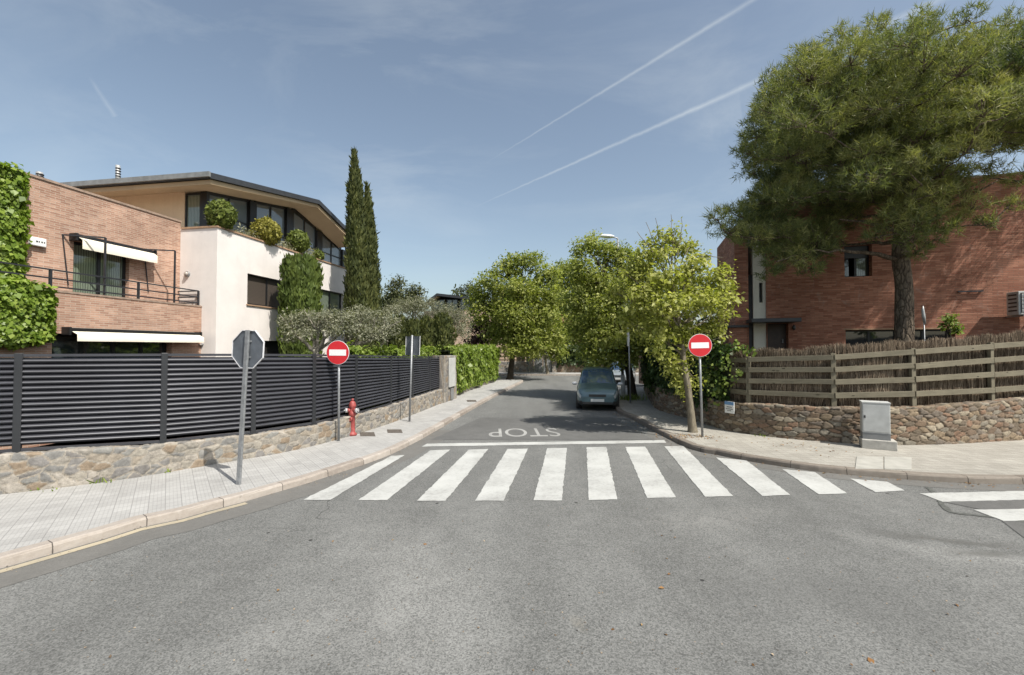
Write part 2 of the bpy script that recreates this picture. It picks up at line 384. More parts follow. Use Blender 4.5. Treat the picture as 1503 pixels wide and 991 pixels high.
class MB:
    """collects faces in world coordinates with metric UVs"""
    def __init__(s): s.v = []; s.f = []; s.uv = []; s.sm = []
    def face(s, pts, uvs=None, smooth=False):
        i = len(s.v); pts = [Vector(p) for p in pts]; s.v += pts; s.f.append(tuple(range(i, i + len(pts)))); s.sm.append(smooth)
        if uvs is None:
            n = Vector((0, 0, 0))
            for a in range(len(pts)):
                p, q = pts[a], pts[(a + 1) % len(pts)]
                n += Vector(((p.y - q.y) * (p.z + q.z), (p.z - q.z) * (p.x + q.x), (p.x - q.x) * (p.y + q.y)))
            n = n.normalized() if n.length > 1e-12 else Vector((0, 0, 1))
            if abs(n.z) > .75: uvs = [(p.x, p.y) for p in pts]
            else:
                tx = Vector((-n.y, n.x, 0)).normalized()
                uvs = [(p.dot(tx), p.z) for p in pts]
        s.uv.append(uvs)
        return s
    def hexa(s, b, t):
        """b, t: four bottom and four top points, anticlockwise from above"""
        s.face([b[3], b[2], b[1], b[0]]); s.face(t)
        for i in range(4):
            j = (i + 1) % 4; s.face([b[i], b[j], t[j], t[i]])
        return s
    def box(s, c, d, yaw=0.0):
        c = Vector(c); ca, sa = math.cos(yaw), math.sin(yaw)
        def q(x, y, z): return Vector((c.x + x * ca - y * sa, c.y + x * sa + y * ca, c.z + z))
        x, y, z = d[0] / 2, d[1] / 2, d[2] / 2
        b = [q(-x, -y, -z), q(x, -y, -z), q(x, y, -z), q(-x, y, -z)]
        return s.hexa(b, [p + Vector((0, 0, 2 * z)) for p in b])
    def bar(s, a, b, w, h, up=Vector((0, 0, 1)), roll=0.0):
        """rectangular bar from a to b: w across, h along up"""
        a, b = Vector(a), Vector(b); d = (b - a).normalized()
        side = d.cross(up)
        if side.length < 1e-4: side = d.cross(Vector((0, 1, 0)))
        side.normalize(); u = side.cross(d).normalized()
        if roll:
            side, u = side * math.cos(roll) + u * math.sin(roll), u * math.cos(roll) - side * math.sin(roll)
        L = (b - a).length
        def ring(p): return [p - side * w / 2 - u * h / 2, p + side * w / 2 - u * h / 2, p + side * w / 2 + u * h / 2, p - side * w / 2 + u * h / 2]
        r0, r1 = ring(a), ring(b)
        s.face([r0[0], r0[1], r0[2], r0[3]]); s.face([r1[3], r1[2], r1[1], r1[0]])
        off = random.random() * 50
        for i in range(4):
            j = (i + 1) % 4; k = h if i % 2 else w
            s.face([r0[i], r1[i], r1[j], r0[j]], [(off, 0 + i), (off + L, 0 + i), (off + L, k + i), (off, k + i)])
        return s
    def tube(s, pts, rad, seg=8, cap=True, smooth=True):
        pts = [Vector(p) for p in pts]
        if not hasattr(rad, '__len__'): rad = [rad] * len(pts)
        rings = []; prev = None
        for i, p in enumerate(pts):
            d = (pts[min(i + 1, len(pts) - 1)] - pts[max(i - 1, 0)])
            d = d.normalized() if d.length > 1e-9 else Vector((0, 0, 1))
            if prev is None:
                a = d.cross(Vector((0, 0, 1)))
                if a.length < .05: a = d.cross(Vector((1, 0, 0)))
            else: a = prev - d * prev.dot(d)
            a.normalize(); prev = a; b = d.cross(a)
            rings.append([p + (a * math.cos(2 * math.pi * k / seg) + b * math.sin(2 * math.pi * k / seg)) * rad[i] for k in range(seg)])
        base = len(s.v)
        for r in rings: s.v += r
        L = 0.0
        for i in range(len(pts) - 1):
            L2 = L + (pts[i + 1] - pts[i]).length
            for k in range(seg):
                k2 = (k + 1) % seg
                s.f.append((base + i * seg + k, base + i * seg + k2, base + (i + 1) * seg + k2, base + (i + 1) * seg + k)); s.sm.append(smooth)
                s.uv.append([(k / seg, L), ((k + 1) / seg, L), ((k + 1) / seg, L2), (k / seg, L2)])
            L = L2
        if cap:
            s.face(list(reversed(rings[0]))); s.face(rings[-1])
        return s
    def cyl(s, a, b, r, seg=16): return s.tube([a, b], [r, r], seg)
    def lathe(s, base, prof, seg=16):
        base = Vector(base)
        for (r0, z0), (r1, z1) in zip(prof[:-1], prof[1:]):
            for k in range(seg):
                a0, a1 = 2 * math.pi * k / seg, 2 * math.pi * (k + 1) / seg
                s.face([base + Vector((r0 * math.cos(a0), r0 * math.sin(a0), z0)), base + Vector((r0 * math.cos(a1), r0 * math.sin(a1), z0)),
                        base + Vector((r1 * math.cos(a1), r1 * math.sin(a1), z1)), base + Vector((r1 * math.cos(a0), r1 * math.sin(a0), z1))], smooth=True)
        return s
    def prism(s, poly, thick, n):
        """flat polygon extruded by thick along n"""
        n = Vector(n).normalized() * thick; p = [Vector(q) for q in poly]; q = [a + n for a in p]
        s.face(list(reversed(p))); s.face(q)
        for i in range(len(p)):
            j = (i + 1) % len(p); s.face([p[i], p[j], q[j], q[i]])
        return s
    def build(s, name, mat, parent=None, bevel=0.0, label=None, weld=True, kind=None):
        org = Vector((0, 0, 0))
        if parent is not None:
            q = parent
            while q is not None:
                org = org + Vector(ROOTLOC.get(q.name, (0, 0, 0))); q = q.parent
        elif s.v and kind != 'structure':
            xs = [p.x for p in s.v]; ys = [p.y for p in s.v]; zs = [p.z for p in s.v]
            org = Vector(((min(xs) + max(xs)) / 2, (min(ys) + max(ys)) / 2, min(zs)))
        me = bpy.data.meshes.new(name)
        me.from_pydata([tuple(p - org) for p in s.v], [], s.f)
        ul = me.uv_layers.new(name='UVMap')
        flat = [c for fu in s.uv for uv in fu for c in uv]
        ul.data.foreach_set('uv', flat)
        me.polygons.foreach_set('use_smooth', s.sm)
        if weld:
            bm = bmesh.new(); bm.from_mesh(me); bmesh.ops.remove_doubles(bm, verts=bm.verts, dist=1e-5)
            bmesh.ops.recalc_face_normals(bm, faces=bm.faces)
            bm.to_mesh(me); bm.free()
        me.materials.append(mat); me.update()
        o = bpy.data.objects.new(name, me); COL.objects.link(o)
        if parent is None:
            o.location = org
            if org.length: ROOTLOC[o.name] = org
        else: o.parent = parent
        if bevel:
            m = o.modifiers.new('bevel', 'BEVEL'); m.width = bevel; m.segments = 2; m.limit_method = 'ANGLE'
        if label: o['label'] = label
        if kind: o['kind'] = kind
        return o

def np_mesh(name, verts, nper, mat, parent=None, tint=None, org=None, kind=None):
    """loose polygons of nper corners each from an (N*nper, 3) array"""
    verts = np.asarray(verts, np.float32); nv = len(verts); nf = nv // nper
    o_ = Vector((0, 0, 0))
    if parent is not None:
        q = parent
        while q is not None:
            o_ = o_ + Vector(ROOTLOC.get(q.name, (0, 0, 0))); q = q.parent
    elif org is not None: o_ = Vector(org)
    verts = verts - np.array(o_, np.float32)
    me = bpy.data.meshes.new(name)
    me.vertices.add(nv); me.vertices.foreach_set('co', verts.ravel())
    me.loops.add(nv); me.loops.foreach_set('vertex_index', np.arange(nv, dtype=np.int32))
    me.polygons.add(nf); me.polygons.foreach_set('loop_start', np.arange(0, nv, nper, dtype=np.int32)); me.polygons.foreach_set('loop_total', np.full(nf, nper, np.int32))
    if tint is not None:
        at = me.attributes.new('tint', 'FLOAT', 'POINT'); at.data.foreach_set('value', np.repeat(np.asarray(tint, np.float32), nper))
    me.update(calc_edges=True); me.materials.append(mat)
    o = bpy.data.objects.new(name, me); COL.objects.link(o)
    if parent is None:
        o.location = o_
        if o_.length: ROOTLOC[o.name] = o_
    else: o.parent = parent
    if kind: o['kind'] = kind
    return o

rng = np.random.default_rng(11)
random.seed(5)
def unit(a): return a / np.maximum(np.linalg.norm(a, axis=-1, keepdims=True), 1e-9)
def leaf_quads(pts, nrm, size, aspect=.55, bend=.18, droop=0.0):
    n = len(pts); nrm = unit(nrm)
    d = rng.normal(size=(n, 3)); d[:, 2] -= droop
    d = unit(d - nrm * np.sum(d * nrm, 1, keepdims=True)); w = np.cross(nrm, d)
    s = (np.asarray(size) * np.clip(rng.lognormal(-.05, .34, n), .4, 1.9))[:, None]
    a = pts; b = pts + d * s * .5 + w * s * aspect * .5 + nrm * s * bend * .4; c = pts + d * s - nrm * s * bend; e = pts + d * s * .5 - w * s * aspect * .5 + nrm * s * bend * .4
    return np.stack([a, b, c, e], 1).reshape(-1, 3)
def blades(pts, dirs, length, width):
    n = len(pts); d = unit(dirs); w = unit(np.cross(d, rng.normal(size=(n, 3))))
    L = (length * rng.uniform(.7, 1.25, n))[:, None]
    return np.stack([pts - w * width / 2, pts + w * width / 2, pts + d * L], 1).reshape(-1, 3)
def ball(n, k=3.0):
    return unit(rng.normal(size=(n, 3))) * (rng.uniform(0, 1, (n, 1)) ** (1 / k))
SKY_DUST, SKY_TINT, SKY_CLOUD, SKY_STR, SUN_STR, EXPO, SKY_SAT = 2.5, (.98, .99, .93), (5.6, 5.9, 5.8), .118, 4.2, 0.52, .84
# ------------------------------------------------------------------ paths
def catmull(pts, step=.25):
    pts = [Vector(p) for p in pts]
    out = []
    for i in range(len(pts) - 1):
        p0 = pts[max(i - 1, 0)]; p1 = pts[i]; p2 = pts[i + 1]; p3 = pts[min(i + 2, len(pts) - 1)]
        n = max(1, int((p2 - p1).length / step))
        for k in range(n):
            t = k / n
            out.append(.5 * ((2 * p1) + (p2 - p0) * t + (2 * p0 - 5 * p1 + 4 * p2 - p3) * t * t + (3 * p1 - p0 - 3 * p2 + p3) * t ** 3))
    out.append(pts[-1])
    return out
def normals2(path):
    ns = []
    for i in range(len(path)):
        d = path[min(i + 1, len(path) - 1)] - path[max(i - 1, 0)]; d.z = 0; d.normalize()
        ns.append(Vector((-d.y, d.x, 0)))
    return ns
def offset(path, off): return [p + n * off for p, n in zip(path, normals2(path))]
def at_u(path, u):
    """point of a path seen in photo column u"""
    k = (u - CX) / F
    best = None
    for a, b in zip(path[:-1], path[1:]):
        fa = a.x - k * a.y / cp; fb = b.x - k * b.y / cp
        if fa * fb <= 0 and abs(fa - fb) > 1e-9: return a.lerp(b, fa / (fa - fb))
    return min(path, key=lambda p: abs(p.x - k * p.y))

SW = .12   # pavement level
kl = [G(0, 835), G(84, 811), G(150, 792), G(203, 775), G(265, 762), G(307, 750), G(357, 737), G(400, 724.5), G(440, 713), G(480, 700)]
kl = [Vector((-12.5, 2.6, 0)), Vector((-9.0, 3.55, 0)), Vector((-7.2, 4.25, 0))] + kl
kl += [Vector((-2.95, 9.95, 0)), Vector((-2.63, 11.2, 0)), Vector((-2.28, 13.2, 0)), Vector((-1.2, 20.2, 0)), Vector((-.1, 26.5, 0)), Vector((.72, 31.0, 0)), Vector((.7, 32.6, 0)), Vector((-.3, 33.8, 0)), Vector((-3, 34.5, 0)), Vector((-14, 36, 0))]
KL = catmull(kl, .3)
kr = [Vector((16, 27.5, 0)), Vector((9.5, 27.2, 0)), Vector((7.2, 26.6, 0)), Vector((6.0, 25.0, 0)), Vector((5.3, 22.5, 0)), G(904, 603), G(929, 616), G(965, 636), G(1015, 660), G(1050, 667.5), G(1097, 677), G(1150, 685.5), G(1202, 693), G(1277, 700), G(1390, 708), G(1503, 711), Vector((14, 8.1, 0)), Vector((24, 9.2, 0))]
KR = catmull(kr, .3)
wl = [Vector((-15, 3.9, SW)), Vector((-11.4, 5.4, SW)), G(0, 725.5, SW), G(115, 712, SW), G(199.5, 700.5, SW), G(303, 683, SW), G(420, 663, SW), G(484, 648, SW), G(540, 632, SW), G(588, 615.5, SW), Vector((-3.05, 18.6, SW)), Vector((-2.75, 20.6, SW))]
WL = catmull(wl, .2)
hl = [Vector((-2.75, 20.6, SW)), Vector((-1.95, 26, SW)), Vector((-1.05, 31.2, SW)), Vector((-1.6, 32.6, SW)), Vector((-5, 33.3, SW))]
HL = catmull(hl, .3)
wr = [Vector((7.35, 24.5, SW)), Vector((6.5, 21, SW)), Vector((5.62, 17.1, SW)), G(1005, 612.5, SW), G(1033, 622, SW), G(1065, 631, SW), G(1100, 637, SW), G(1150, 643, SW), G(1217, 648.5, SW), G(1270, 651.5, SW), G(1322, 653, SW), G(1390, 651.5, SW), G(1464, 647.5, SW), G(1503, 645.5, SW), Vector((19, 12.6, SW))]
WR = catmull(wr, .2)

# ------------------------------------------------------------------ ground, road, pavements
def sheet(name, pts, z, mat):
    bm = bmesh.new(); vs = [bm.verts.new((p[0], p[1], z)) for p in pts]
    f = bm.faces.new(vs); bmesh.ops.triangulate(bm, faces=[f]); bmesh.ops.recalc_face_normals(bm, faces=bm.faces)
    for fc in bm.faces:
        if fc.normal.z < 0: fc.normal_flip()
    me = bpy.data.meshes.new(name); bm.to_mesh(me); bm.free(); me.materials.append(mat)
    o = bpy.data.objects.new(name, me); COL.objects.link(o); o['kind'] = 'structure'
    return o
sheet('ground', [(-900, -300), (900, -300), (900, 1200), (-900, 1200)], -.03, M['ground'])
sheet('road', [(-60, -40), (60, -40), (60, 60), (-60, 60)], 0.0, M['asphalt'])
KLi, KRi = offset(KL, .17), offset(KR, .17)
def pavement(name, inner, wall, mat):
    pts = list(inner) + list(reversed(wall))
    return sheet(name, pts, SW - .004, mat)
pavement('pavement', KLi, [Vector((-20, 3, 0))] + [p + n * .12 for p, n in zip(WL, normals2(WL))] + [p + n * .3 for p, n in zip(HL[1:], normals2(HL)[1:])] + [Vector((-14, 36.5, 0))], M['paving'])
pavement('pavement', KRi, [Vector((16, 29, 0)), Vector((9, 28.6, 0))] + [p + n * .12 for p, n in zip(WR, normals2(WR))] + [Vector((24, 14, 0))], M['paving_warm'])
def kerb(path, name='kerb', mat='kerb'):
    mb = MB(); inn = offset(path, .035); inn2 = offset(path, .185)
    L = [0]
    for a, b in zip(path[:-1], path[1:]): L.append(L[-1] + (b - a).length)
    rj = np.random.default_rng(len(path)); jig = lambda pp, a: [p + Vector((rj.normal(0, a), rj.normal(0, a), 0)) for p in pp]
    sec = [(path, -.01), (jig(offset(path, .008), .003), SW - .032), (jig(offset(path, .02), .004), SW - .008), (jig(inn, .003), SW + .004), (inn2, SW + .002), (inn2, -.01)]
    for (pa, za), (pb, zb) in zip(sec[:-1], sec[1:]):
        for i in range(len(path) - 1):
            mb.face([Vector((pa[i].x, pa[i].y, za)), Vector((pa[i + 1].x, pa[i + 1].y, za)), Vector((pb[i + 1].x, pb[i + 1].y, zb)), Vector((pb[i].x, pb[i].y, zb))],
                    [(L[i] / .95, 0), (L[i + 1] / .95, 0), (L[i + 1] / .95, .1), (L[i] / .95, .1)])
    mb.build(name, M[mat], kind='structure')
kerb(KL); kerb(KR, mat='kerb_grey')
# gutter strips and older patches of asphalt (flat sheets just above the road)
def strip(name, path, a, b, z, mat):
    A, B = offset(path, a), offset(path, b)
    mb = MB()
    for i in range(len(path) - 1):
        mb.face([(A[i].x, A[i].y, z), (B[i].x, B[i].y, z), (B[i + 1].x, B[i + 1].y, z), (A[i + 1].x, A[i + 1].y, z)])
    return mb.build(name, mat, kind='structure')
def sub(path, y0, y1, left=True): return [p for p in path if y0 <= p.y <= y1]
strip('gutter', [p for p in KL if p.y < 13.5], -.01, -.62, .004, M['asphalt_smooth'])
strip('gutter', [p for p in KR if 9 < p.x < 24 or p.y < 12.6], -.01, -.42, .004, M['asphalt_smooth'])
strip('edge_line', [p for p in KL if p.y < 7.5], -.06, -.17, .008, M['paint_cream'])
sheet('road_patch', [G(632, 646), G(705, 613.5), G(899, 613), G(948, 640), G(960, 646)], .0065, M['asphalt_patch'])
sheet('road_patch', [G(1385, 737), G(1452, 751), G(1503, 790), G(1750, 800), G(1750, 728), G(1400, 728)], .0065, M['asphalt_patch'])
# zebra crossings
def quadpx(mb, a, b, c, d, z=.008):
    ps = [G(*a, z), G(*b, z), G(*c, z), G(*d, z)]
    # subdivide and roughen the edges a little
    out_ = []
    for i in range(4):
        p, q = ps[i], ps[(i + 1) % 4]; n = max(1, int((q - p).length / .09))
        for k in range(n): w = p.lerp(q, k / n); out_.append(w if k == 0 else w + Vector((random.gauss(0, .006), random.gauss(0, .006), 0)))
    mb.face(out_)
mb = MB()
stripes = [((445, 733.5), (485, 733.5), (594, 668), (575, 669)), ((526, 734), (568, 734), (661, 660), (632, 661)), ((612, 735), (654, 735), (717, 659), (688, 660)),
           ((697, 735), (739, 735), (775, 658.5), (745, 659)), ((783, 734.5), (825, 734.5), (832, 657.5), (803, 658)), ((864, 734), (906, 733), (890, 656), (861, 656.5)),
           ((950, 731), (992, 730), (947, 655.5), (918, 656)), ((1035, 729), (1076, 728), (1003, 654.5), (975, 655)), ((1119, 728), (1160, 726.5), (1096, 676), (1051, 671.5)),
           ((1202, 725.5), (1243, 724), (1196, 693), (1148, 688.5)), ((1285, 722.5), (1328, 720), (1302, 707), (1248, 702.5))]
for s_ in stripes: quadpx(mb, *s_)
mb.build('zebra_crossing', M['paint_white'], kind='structure')
mb = MB()
quadpx(mb, (1384, 736.5), (1700, 728), (1700, 716), (1349, 724)); quadpx(mb, (1473, 764.5), (1760, 758), (1760, 743), (1429, 748))
quadpx(mb, (1600, 800), (1900, 800), (1900, 774), (1530, 778))
mb.build('zebra_crossing', M['paint_white'], kind='structure')
mb = MB(); quadpx(mb, (619, 655.5), (978, 650), (975, 646), (627, 651.2)); mb.build('stop_line', M['paint_white'], kind='structure')

def text_mesh(name, txt, w, h, mat, extrude=0.0, parent=None):
    cu = bpy.data.curves.new(name, 'FONT'); cu.body = txt; cu.align_x = 'CENTER'; cu.align_y = 'CENTER'; cu.extrude = extrude
    ob = bpy.data.objects.new('lettering_source', cu); COL.objects.link(ob)
    dg = bpy.context.evaluated_depsgraph_get(); dg.update()
    me = bpy.data.meshes.new_from_object(ob.evaluated_get(dg))
    bpy.data.objects.remove(ob); bpy.data.curves.remove(cu)
    co = np.array([v.co[:] for v in me.vertices]); mn, mx = co.min(0), co.max(0)
    for v in me.vertices:
        v.co.x = ((v.co.x - mn[0]) / (mx[0] - mn[0]) - .5) * w; v.co.y = ((v.co.y - mn[1]) / (mx[1] - mn[1]) - .5) * h
    me.materials.clear(); me.materials.append(mat); me.name = name
    o = bpy.data.objects.new(name, me); COL.objects.link(o)
    return o
# grit swept against the kerbs
gp = []
for path_, n_ in (([p for p in KL if p.y < 14], 900), ([p for p in KR if 4 < p.x < 16 and p.y < 18], 1100)):
    q_ = offset(path_, -.06)
    for _ in range(n_):
        p = random.choice(q_); gp.append((p.x + random.gauss(0, .12), p.y + random.gauss(0, .06), .009))
for _ in range(500): p = G(random.uniform(20, 1490), random.uniform(740, 985)); gp.append((p.x, p.y, .004))
gp = np.array(gp)
o = np_mesh('grit', leaf_quads(gp, np.tile([0, 0, 1.0], (len(gp), 1)) + rng.normal(size=(len(gp), 3)) * .4, .014, 1.0), 4, M['brush'], tint=rng.uniform(.2, 1, len(gp)), kind='stuff')
o['label'] = 'fine grit lying on the asphalt and swept against the kerbs'; o['category'] = 'grit'
st = text_mesh('stop_lettering', 'STOP', 2.05, 1.25, M['paint_faded']); a_, b_ = G(715, 635.5), G(822, 634.5)
st.location = ((a_.x + b_.x) / 2, (a_.y + b_.y) / 2, .009); st.rotation_euler = (0, 0, math.pi + math.atan2(b_.y - a_.y, b_.x - a_.x)); st['kind'] = 'structure'
# ground behind the walls
sheet('garden_ground', [(p.x, p.y) for p in offset(WL, .1)] + [(p.x, p.y) for p in offset(HL, .2)] + [(-60, 40), (-60, 0)], .1, M['lawn'])
sheet('garden_ground', [(p.x, p.y) for p in offset(WR, .1)] + [(60, 13), (60, 27), (9, 26.3)], .1, M['soil'])
sheet('pavement', [(-30, 40.2), (40, 38.2), (40, 42), (-30, 43)], SW, M['paving'])
mb = MB(); mb.bar((-30, 40.15, .055), (40, 38.15, .055), .16, .14); mb.build('kerb', M['kerb'], kind='structure')
sheet('garden_ground', [(-60, 43), (60, 42), (60, 120), (-60, 120)], .1, M['lawn'])
# tar seam in the road by the corner crossing
sm_ = catmull([G(1362, 716), G(1377, 729), G(1383, 741), G(1396, 752), G(1425, 756), G(1462, 760), G(1530, 772)], .08); mb = MB()
aa = [p + n * random.uniform(.015, .06) for p, n in zip(sm_, normals2(sm_))]; bb = [p - n * random.uniform(.025, .055) for p, n in zip(sm_, normals2(sm_))]
for i in range(len(sm_) - 1): mb.face([Vector((q.x, q.y, .0074)) for q in (aa[i], bb[i], bb[i + 1], aa[i + 1])])
mb.build('tar_seam', plain('tar_seam', (.085, .088, .08), .8, 0, .35, 12), kind='structure')
# hatch covers set in the pavements
def cover(u0, v0, u1, v1, name, mat, label):
    mb = MB(); a, b = G(u0, v1, SW), G(u1, v0, SW)
    ps = [G(u0, v1, SW), G(u1, v1, SW), G(u1 - 2, v0, SW), G(u0 - 1, v0, SW)]
    mb.prism([p + Vector((0, 0, -.002)) for p in ps], .008, (0, 0, 1))
    o = mb.build(name, mat, label=label); o['category'] = 'cover'; o['group'] = 'utility covers in the pavements'
    return o
cover(529, 634.6, 551, 640.2, 'utility_cover', M['iron'], 'rusty iron cover in the pavement just beyond the red hydrant')
cover(569, 630.6, 591, 635.4, 'utility_cover', M['iron'], 'rusty iron cover in the pavement before the small rectangular sign back')
cover(686, 587.3, 700, 589.8, 'utility_cover', M['iron'], 'small dark cover in the pavement beside the clipped ivy hedge')
t = thing('concrete_cover', 'pale twin slab cover in the pavement in front of the grey cabinet', 'cover', G(1298, 680, SW)); t['group'] = 'utility covers in the pavements'
for (u0, u1) in ((1257.5, 1296), (1298, 1338)):
    mb = MB(); d0 = -3 if u0 < 1290 else 0
    ps = [G(u0 - (2 if u0 < 1290 else 0), 688.5, SW), G(u1, 690 if u0 > 1290 else 689, SW), G(u1, 672 if u0 > 1290 else 671, SW), G(u0, 670.5, SW)]
    mb.prism([p + Vector((0, 0, -.003)) for p in ps], .012, (0, 0, 1)); mb.build('slab', M['concrete_slab'], t)
# dry leaves along the kerb
kk = [p for p in offset(KR, -.12) if p.y < 17]; pts = []
for _ in range(24):
    p = G(random.uniform(80, 1480), random.uniform(745, 980)); pts.append((p.x, p.y, .008))
for _ in range(420):
    p = random.choice(kk); pts.append((p.x + random.gauss(0, .25), p.y + random.gauss(0, .12), .016))
for p0, n0, r0 in ((G(1015, 641, SW), 160, .35), (G(1180, 655, SW), 60, .7)):
    for _ in range(n0): pts.append((p0.x + random.gauss(0, r0), p0.y + random.gauss(0, r0 * .6), SW + .012))
pts = [p for p in pts]
pa = np.array(pts); nn = np.tile([0, 0, 1.0], (len(pa), 1)) + rng.normal(size=(len(pa), 3)) * .25
o = np_mesh('fallen_leaves', leaf_quads(pa, nn, .045), 4, M['dryleaf'], tint=rng.uniform(0, 1, len(pa)), kind='stuff')
o['label'] = 'scattered dry leaves along the kerb and around the street tree'; o['category'] = 'leaves'

# ------------------------------------------------------------------ rubble stone walls
def voro(S, W, sx, sy, seed):
    r = np.random.default_rng(seed); nx, ny = int(S.max() / sx) + 3, int(W.max() / sy) + 3
    gx, gy = np.meshgrid(np.arange(-1, nx), np.arange(-1, ny), indexing='ij')
    px = (gx + .5 + (gy % 2) * .45 + r.uniform(-.48, .48, gx.shape)) * sx; py = (gy + .5 + r.uniform(-.46, .46, gx.shape)) * sy
    val = r.uniform(0, 1, gx.shape); hgt = r.uniform(-.4, 1, gx.shape)
    tilt = r.uniform(-1, 1, gx.shape + (2,))
    ci = np.clip((S / sx).astype(int) + 1, 0, gx.shape[0] - 1); cj = np.clip((W / sy).astype(int) + 1, 0, gx.shape[1] - 1)
    D, V, H = [], [], []
    for di in (-2, -1, 0, 1, 2):
        for dj in (-2, -1, 0, 1, 2):
            i = np.clip(ci + di, 0, gx.shape[0] - 1); j = np.clip(cj + dj, 0, gx.shape[1] - 1)
            dx, dy = (S - px[i, j]) * (sx + sy) / 2 / sx, (W - py[i, j]) * (sx + sy) / 2 / sy
            D.append((np.abs(dx) ** 2.2 + np.abs(dy) ** 2.2) ** (1 / 2.2)); V.append(val[i, j]); H.append(hgt[i, j] + tilt[i, j, 0] * dx / sx * .8 + tilt[i, j, 1] * dy / sy * .5)
    D, V, H = np.array(D), np.array(V), np.array(H)
    # the same clipped cell may appear twice: take the second distinct distance
    k = D.argmin(0); d1 = np.take_along_axis(D, k[None], 0)[0]
    D2 = np.where(D <= d1 + 1e-7, 9e9, D); d2 = D2.min(0)
    return d2 - d1, np.take_along_axis(V, k[None], 0)[0], np.take_along_axis(H, k[None], 0)[0]
def stone_wall(name, label, path, tops, mat, thick=.3, sx=.27, sy=.17, res=.025, disp=.024, z0=None, seed=1, joint=.02, loc=None):
    z0 = SW - .03 if z0 is None else z0
    fine = []; tz = []
    for i in range(len(path) - 1):
        n = max(1, int(round((path[i + 1] - path[i]).length / res)))
        for k in range(n): fine.append(path[i].lerp(path[i + 1], k / n)); tz.append(tops[i] + (tops[i + 1] - tops[i]) * k / n)
    fine.append(path[-1]); tz.append(tops[-1])
    L = np.concatenate([[0], np.cumsum([(b - a).length for a, b in zip(fine[:-1], fine[1:])])])
    nr = normals2(path); nf = normals2(fine)
    # smooth the normals
    A = np.array([n[:] for n in nf]); K = max(1, int(.4 / res)); ker = np.ones(2 * K + 1) / (2 * K + 1)
    A = np.stack([np.convolve(np.pad(A[:, c], K, mode='edge'), ker, 'valid') for c in range(3)], 1); A = unit(A)
    tz = np.array(tz); base = np.array([p[:] for p in fine]); Hm = max(tz) - z0
    nf_, nt_ = max(3, int(Hm / res)), max(3, int(thick / (res * 2)))
    n = len(fine); rows = nf_ + 1 + nt_ + 1
    S = np.repeat(L[:, None], rows, 1); Wv = np.zeros((n, rows)); co = np.zeros((n, rows, 3)); dn = np.zeros((n, rows, 3))
    xs = np.arange(0, L[-1] + .3, .21); wob = np.interp(L, xs, np.random.default_rng(seed + 9).uniform(-.022, .018, len(xs)))
    for r in range(rows):
        if r <= nf_:
            f = r / nf_; z = z0 + (tz + wob - z0) * f; Wv[:, r] = z - z0
            co[:, r, :2] = base[:, :2]; co[:, r, 2] = z; dn[:, r] = -A
            if r == nf_: dn[:, r] = unit(-A + np.array([0, 0, 1.0]))
        elif r <= nf_ + nt_:
            f = (r - nf_) / nt_; Wv[:, r] = (tz - z0) + f * thick; co[:, r, :2] = base[:, :2] + A[:, :2] * thick * f; co[:, r, 2] = tz + wob; dn[:, r] = [0, 0, 1]
        else:
            co[:, r, :2] = base[:, :2] + A[:, :2] * thick; co[:, r, 2] = z0; Wv[:, r] = 0
    e, val, hg = voro(S, Wv, sx, sy, seed)
    rr = np.random.default_rng(seed + 3)
    e = e + rr.normal(size=e.shape) * .006
    m = np.clip(1 - e / joint, 0, 1); m = m * m * (3 - 2 * m)
    bulge = np.clip(e / (joint * 1.5), 0, 1) ** .6
    d = disp * (bulge * (.75 + .4 * hg) - .35) + rr.normal(size=e.shape) * .0018
    d[:, -1] = 0
    co += dn * d[:, :, None]
    idx = np.arange(n * rows).reshape(n, rows)
    q = np.stack([idx[:-1, :-1], idx[1:, :-1], idx[1:, 1:], idx[:-1, 1:]], -1).reshape(-1, 4)
    org = Vector(loc) if loc is not None else Vector((float(base[n // 2, 0]), float(base[n // 2, 1]), z0))
    v = co.reshape(-1, 3) - np.array(org)
    me = bpy.data.meshes.new(name)
    caps = [tuple(idx[0, ::-1][:]) , tuple(idx[-1, :])]
    me.from_pydata(v.tolist(), [], q.tolist() + [list(map(int, c)) for c in caps])
    for nm, arr in (('stone', val), ('mortar', m)):
        at = me.attributes.new(nm, 'FLOAT', 'POINT'); at.data.foreach_set('value', arr.ravel().astype(np.float32))
    me.polygons.foreach_set('use_smooth', [True] * len(q) + [False] * 2)
    me.materials.append(mat); me.update()
    o = bpy.data.objects.new(name, me); COL.objects.link(o); o.location = org; ROOTLOC[o.name] = org
    if label: props(o, label, 'wall')
    return o
def ztop(u, v, Y): return P(u, v, Y).z
ztl = []
tl_u = [(-700, .77), (0, .76), (115, .72), (230, .66), (303, .62), (420, .60), (484, .60), (585, .66), (646, .70), (700, .72)]
def lerp_tab(tab, x):
    if x <= tab[0][0]: return tab[0][1]
    for (a, va), (b, vb) in zip(tab[:-1], tab[1:]):
        if x <= b: return va + (vb - va) * (x - a) / (b - a)
    return tab[-1][1]
def u_of(p): return CX + F * p.x / max(p.y, .5) * (1 / cp)
ztl = [lerp_tab(tl_u, u_of(p)) for p in WL]
stone_wall('stone_wall', 'low grey and tan rubble stone wall under the dark louvred fence', WL, ztl, M['stone_grey'], seed=4, sx=.21, sy=.135, disp=.028)
zr_u = [(955, .95), (1048, .93), (1101, .95), (1221, .97), (1266, .98), (1314, 1.0), (1457, 1.1), (1503, 1.17), (1800, 1.4)]
ztr = [lerp_tab(zr_u, u_of(p)) if p.y < 17.2 else .95 for p in WR]
stone_wall('stone_wall', 'brown rubble stone wall under the wooden rail fence, behind the grey cabinet', WR, ztr, M['stone_brown'], sx=.245, sy=.115, seed=8, disp=.046)

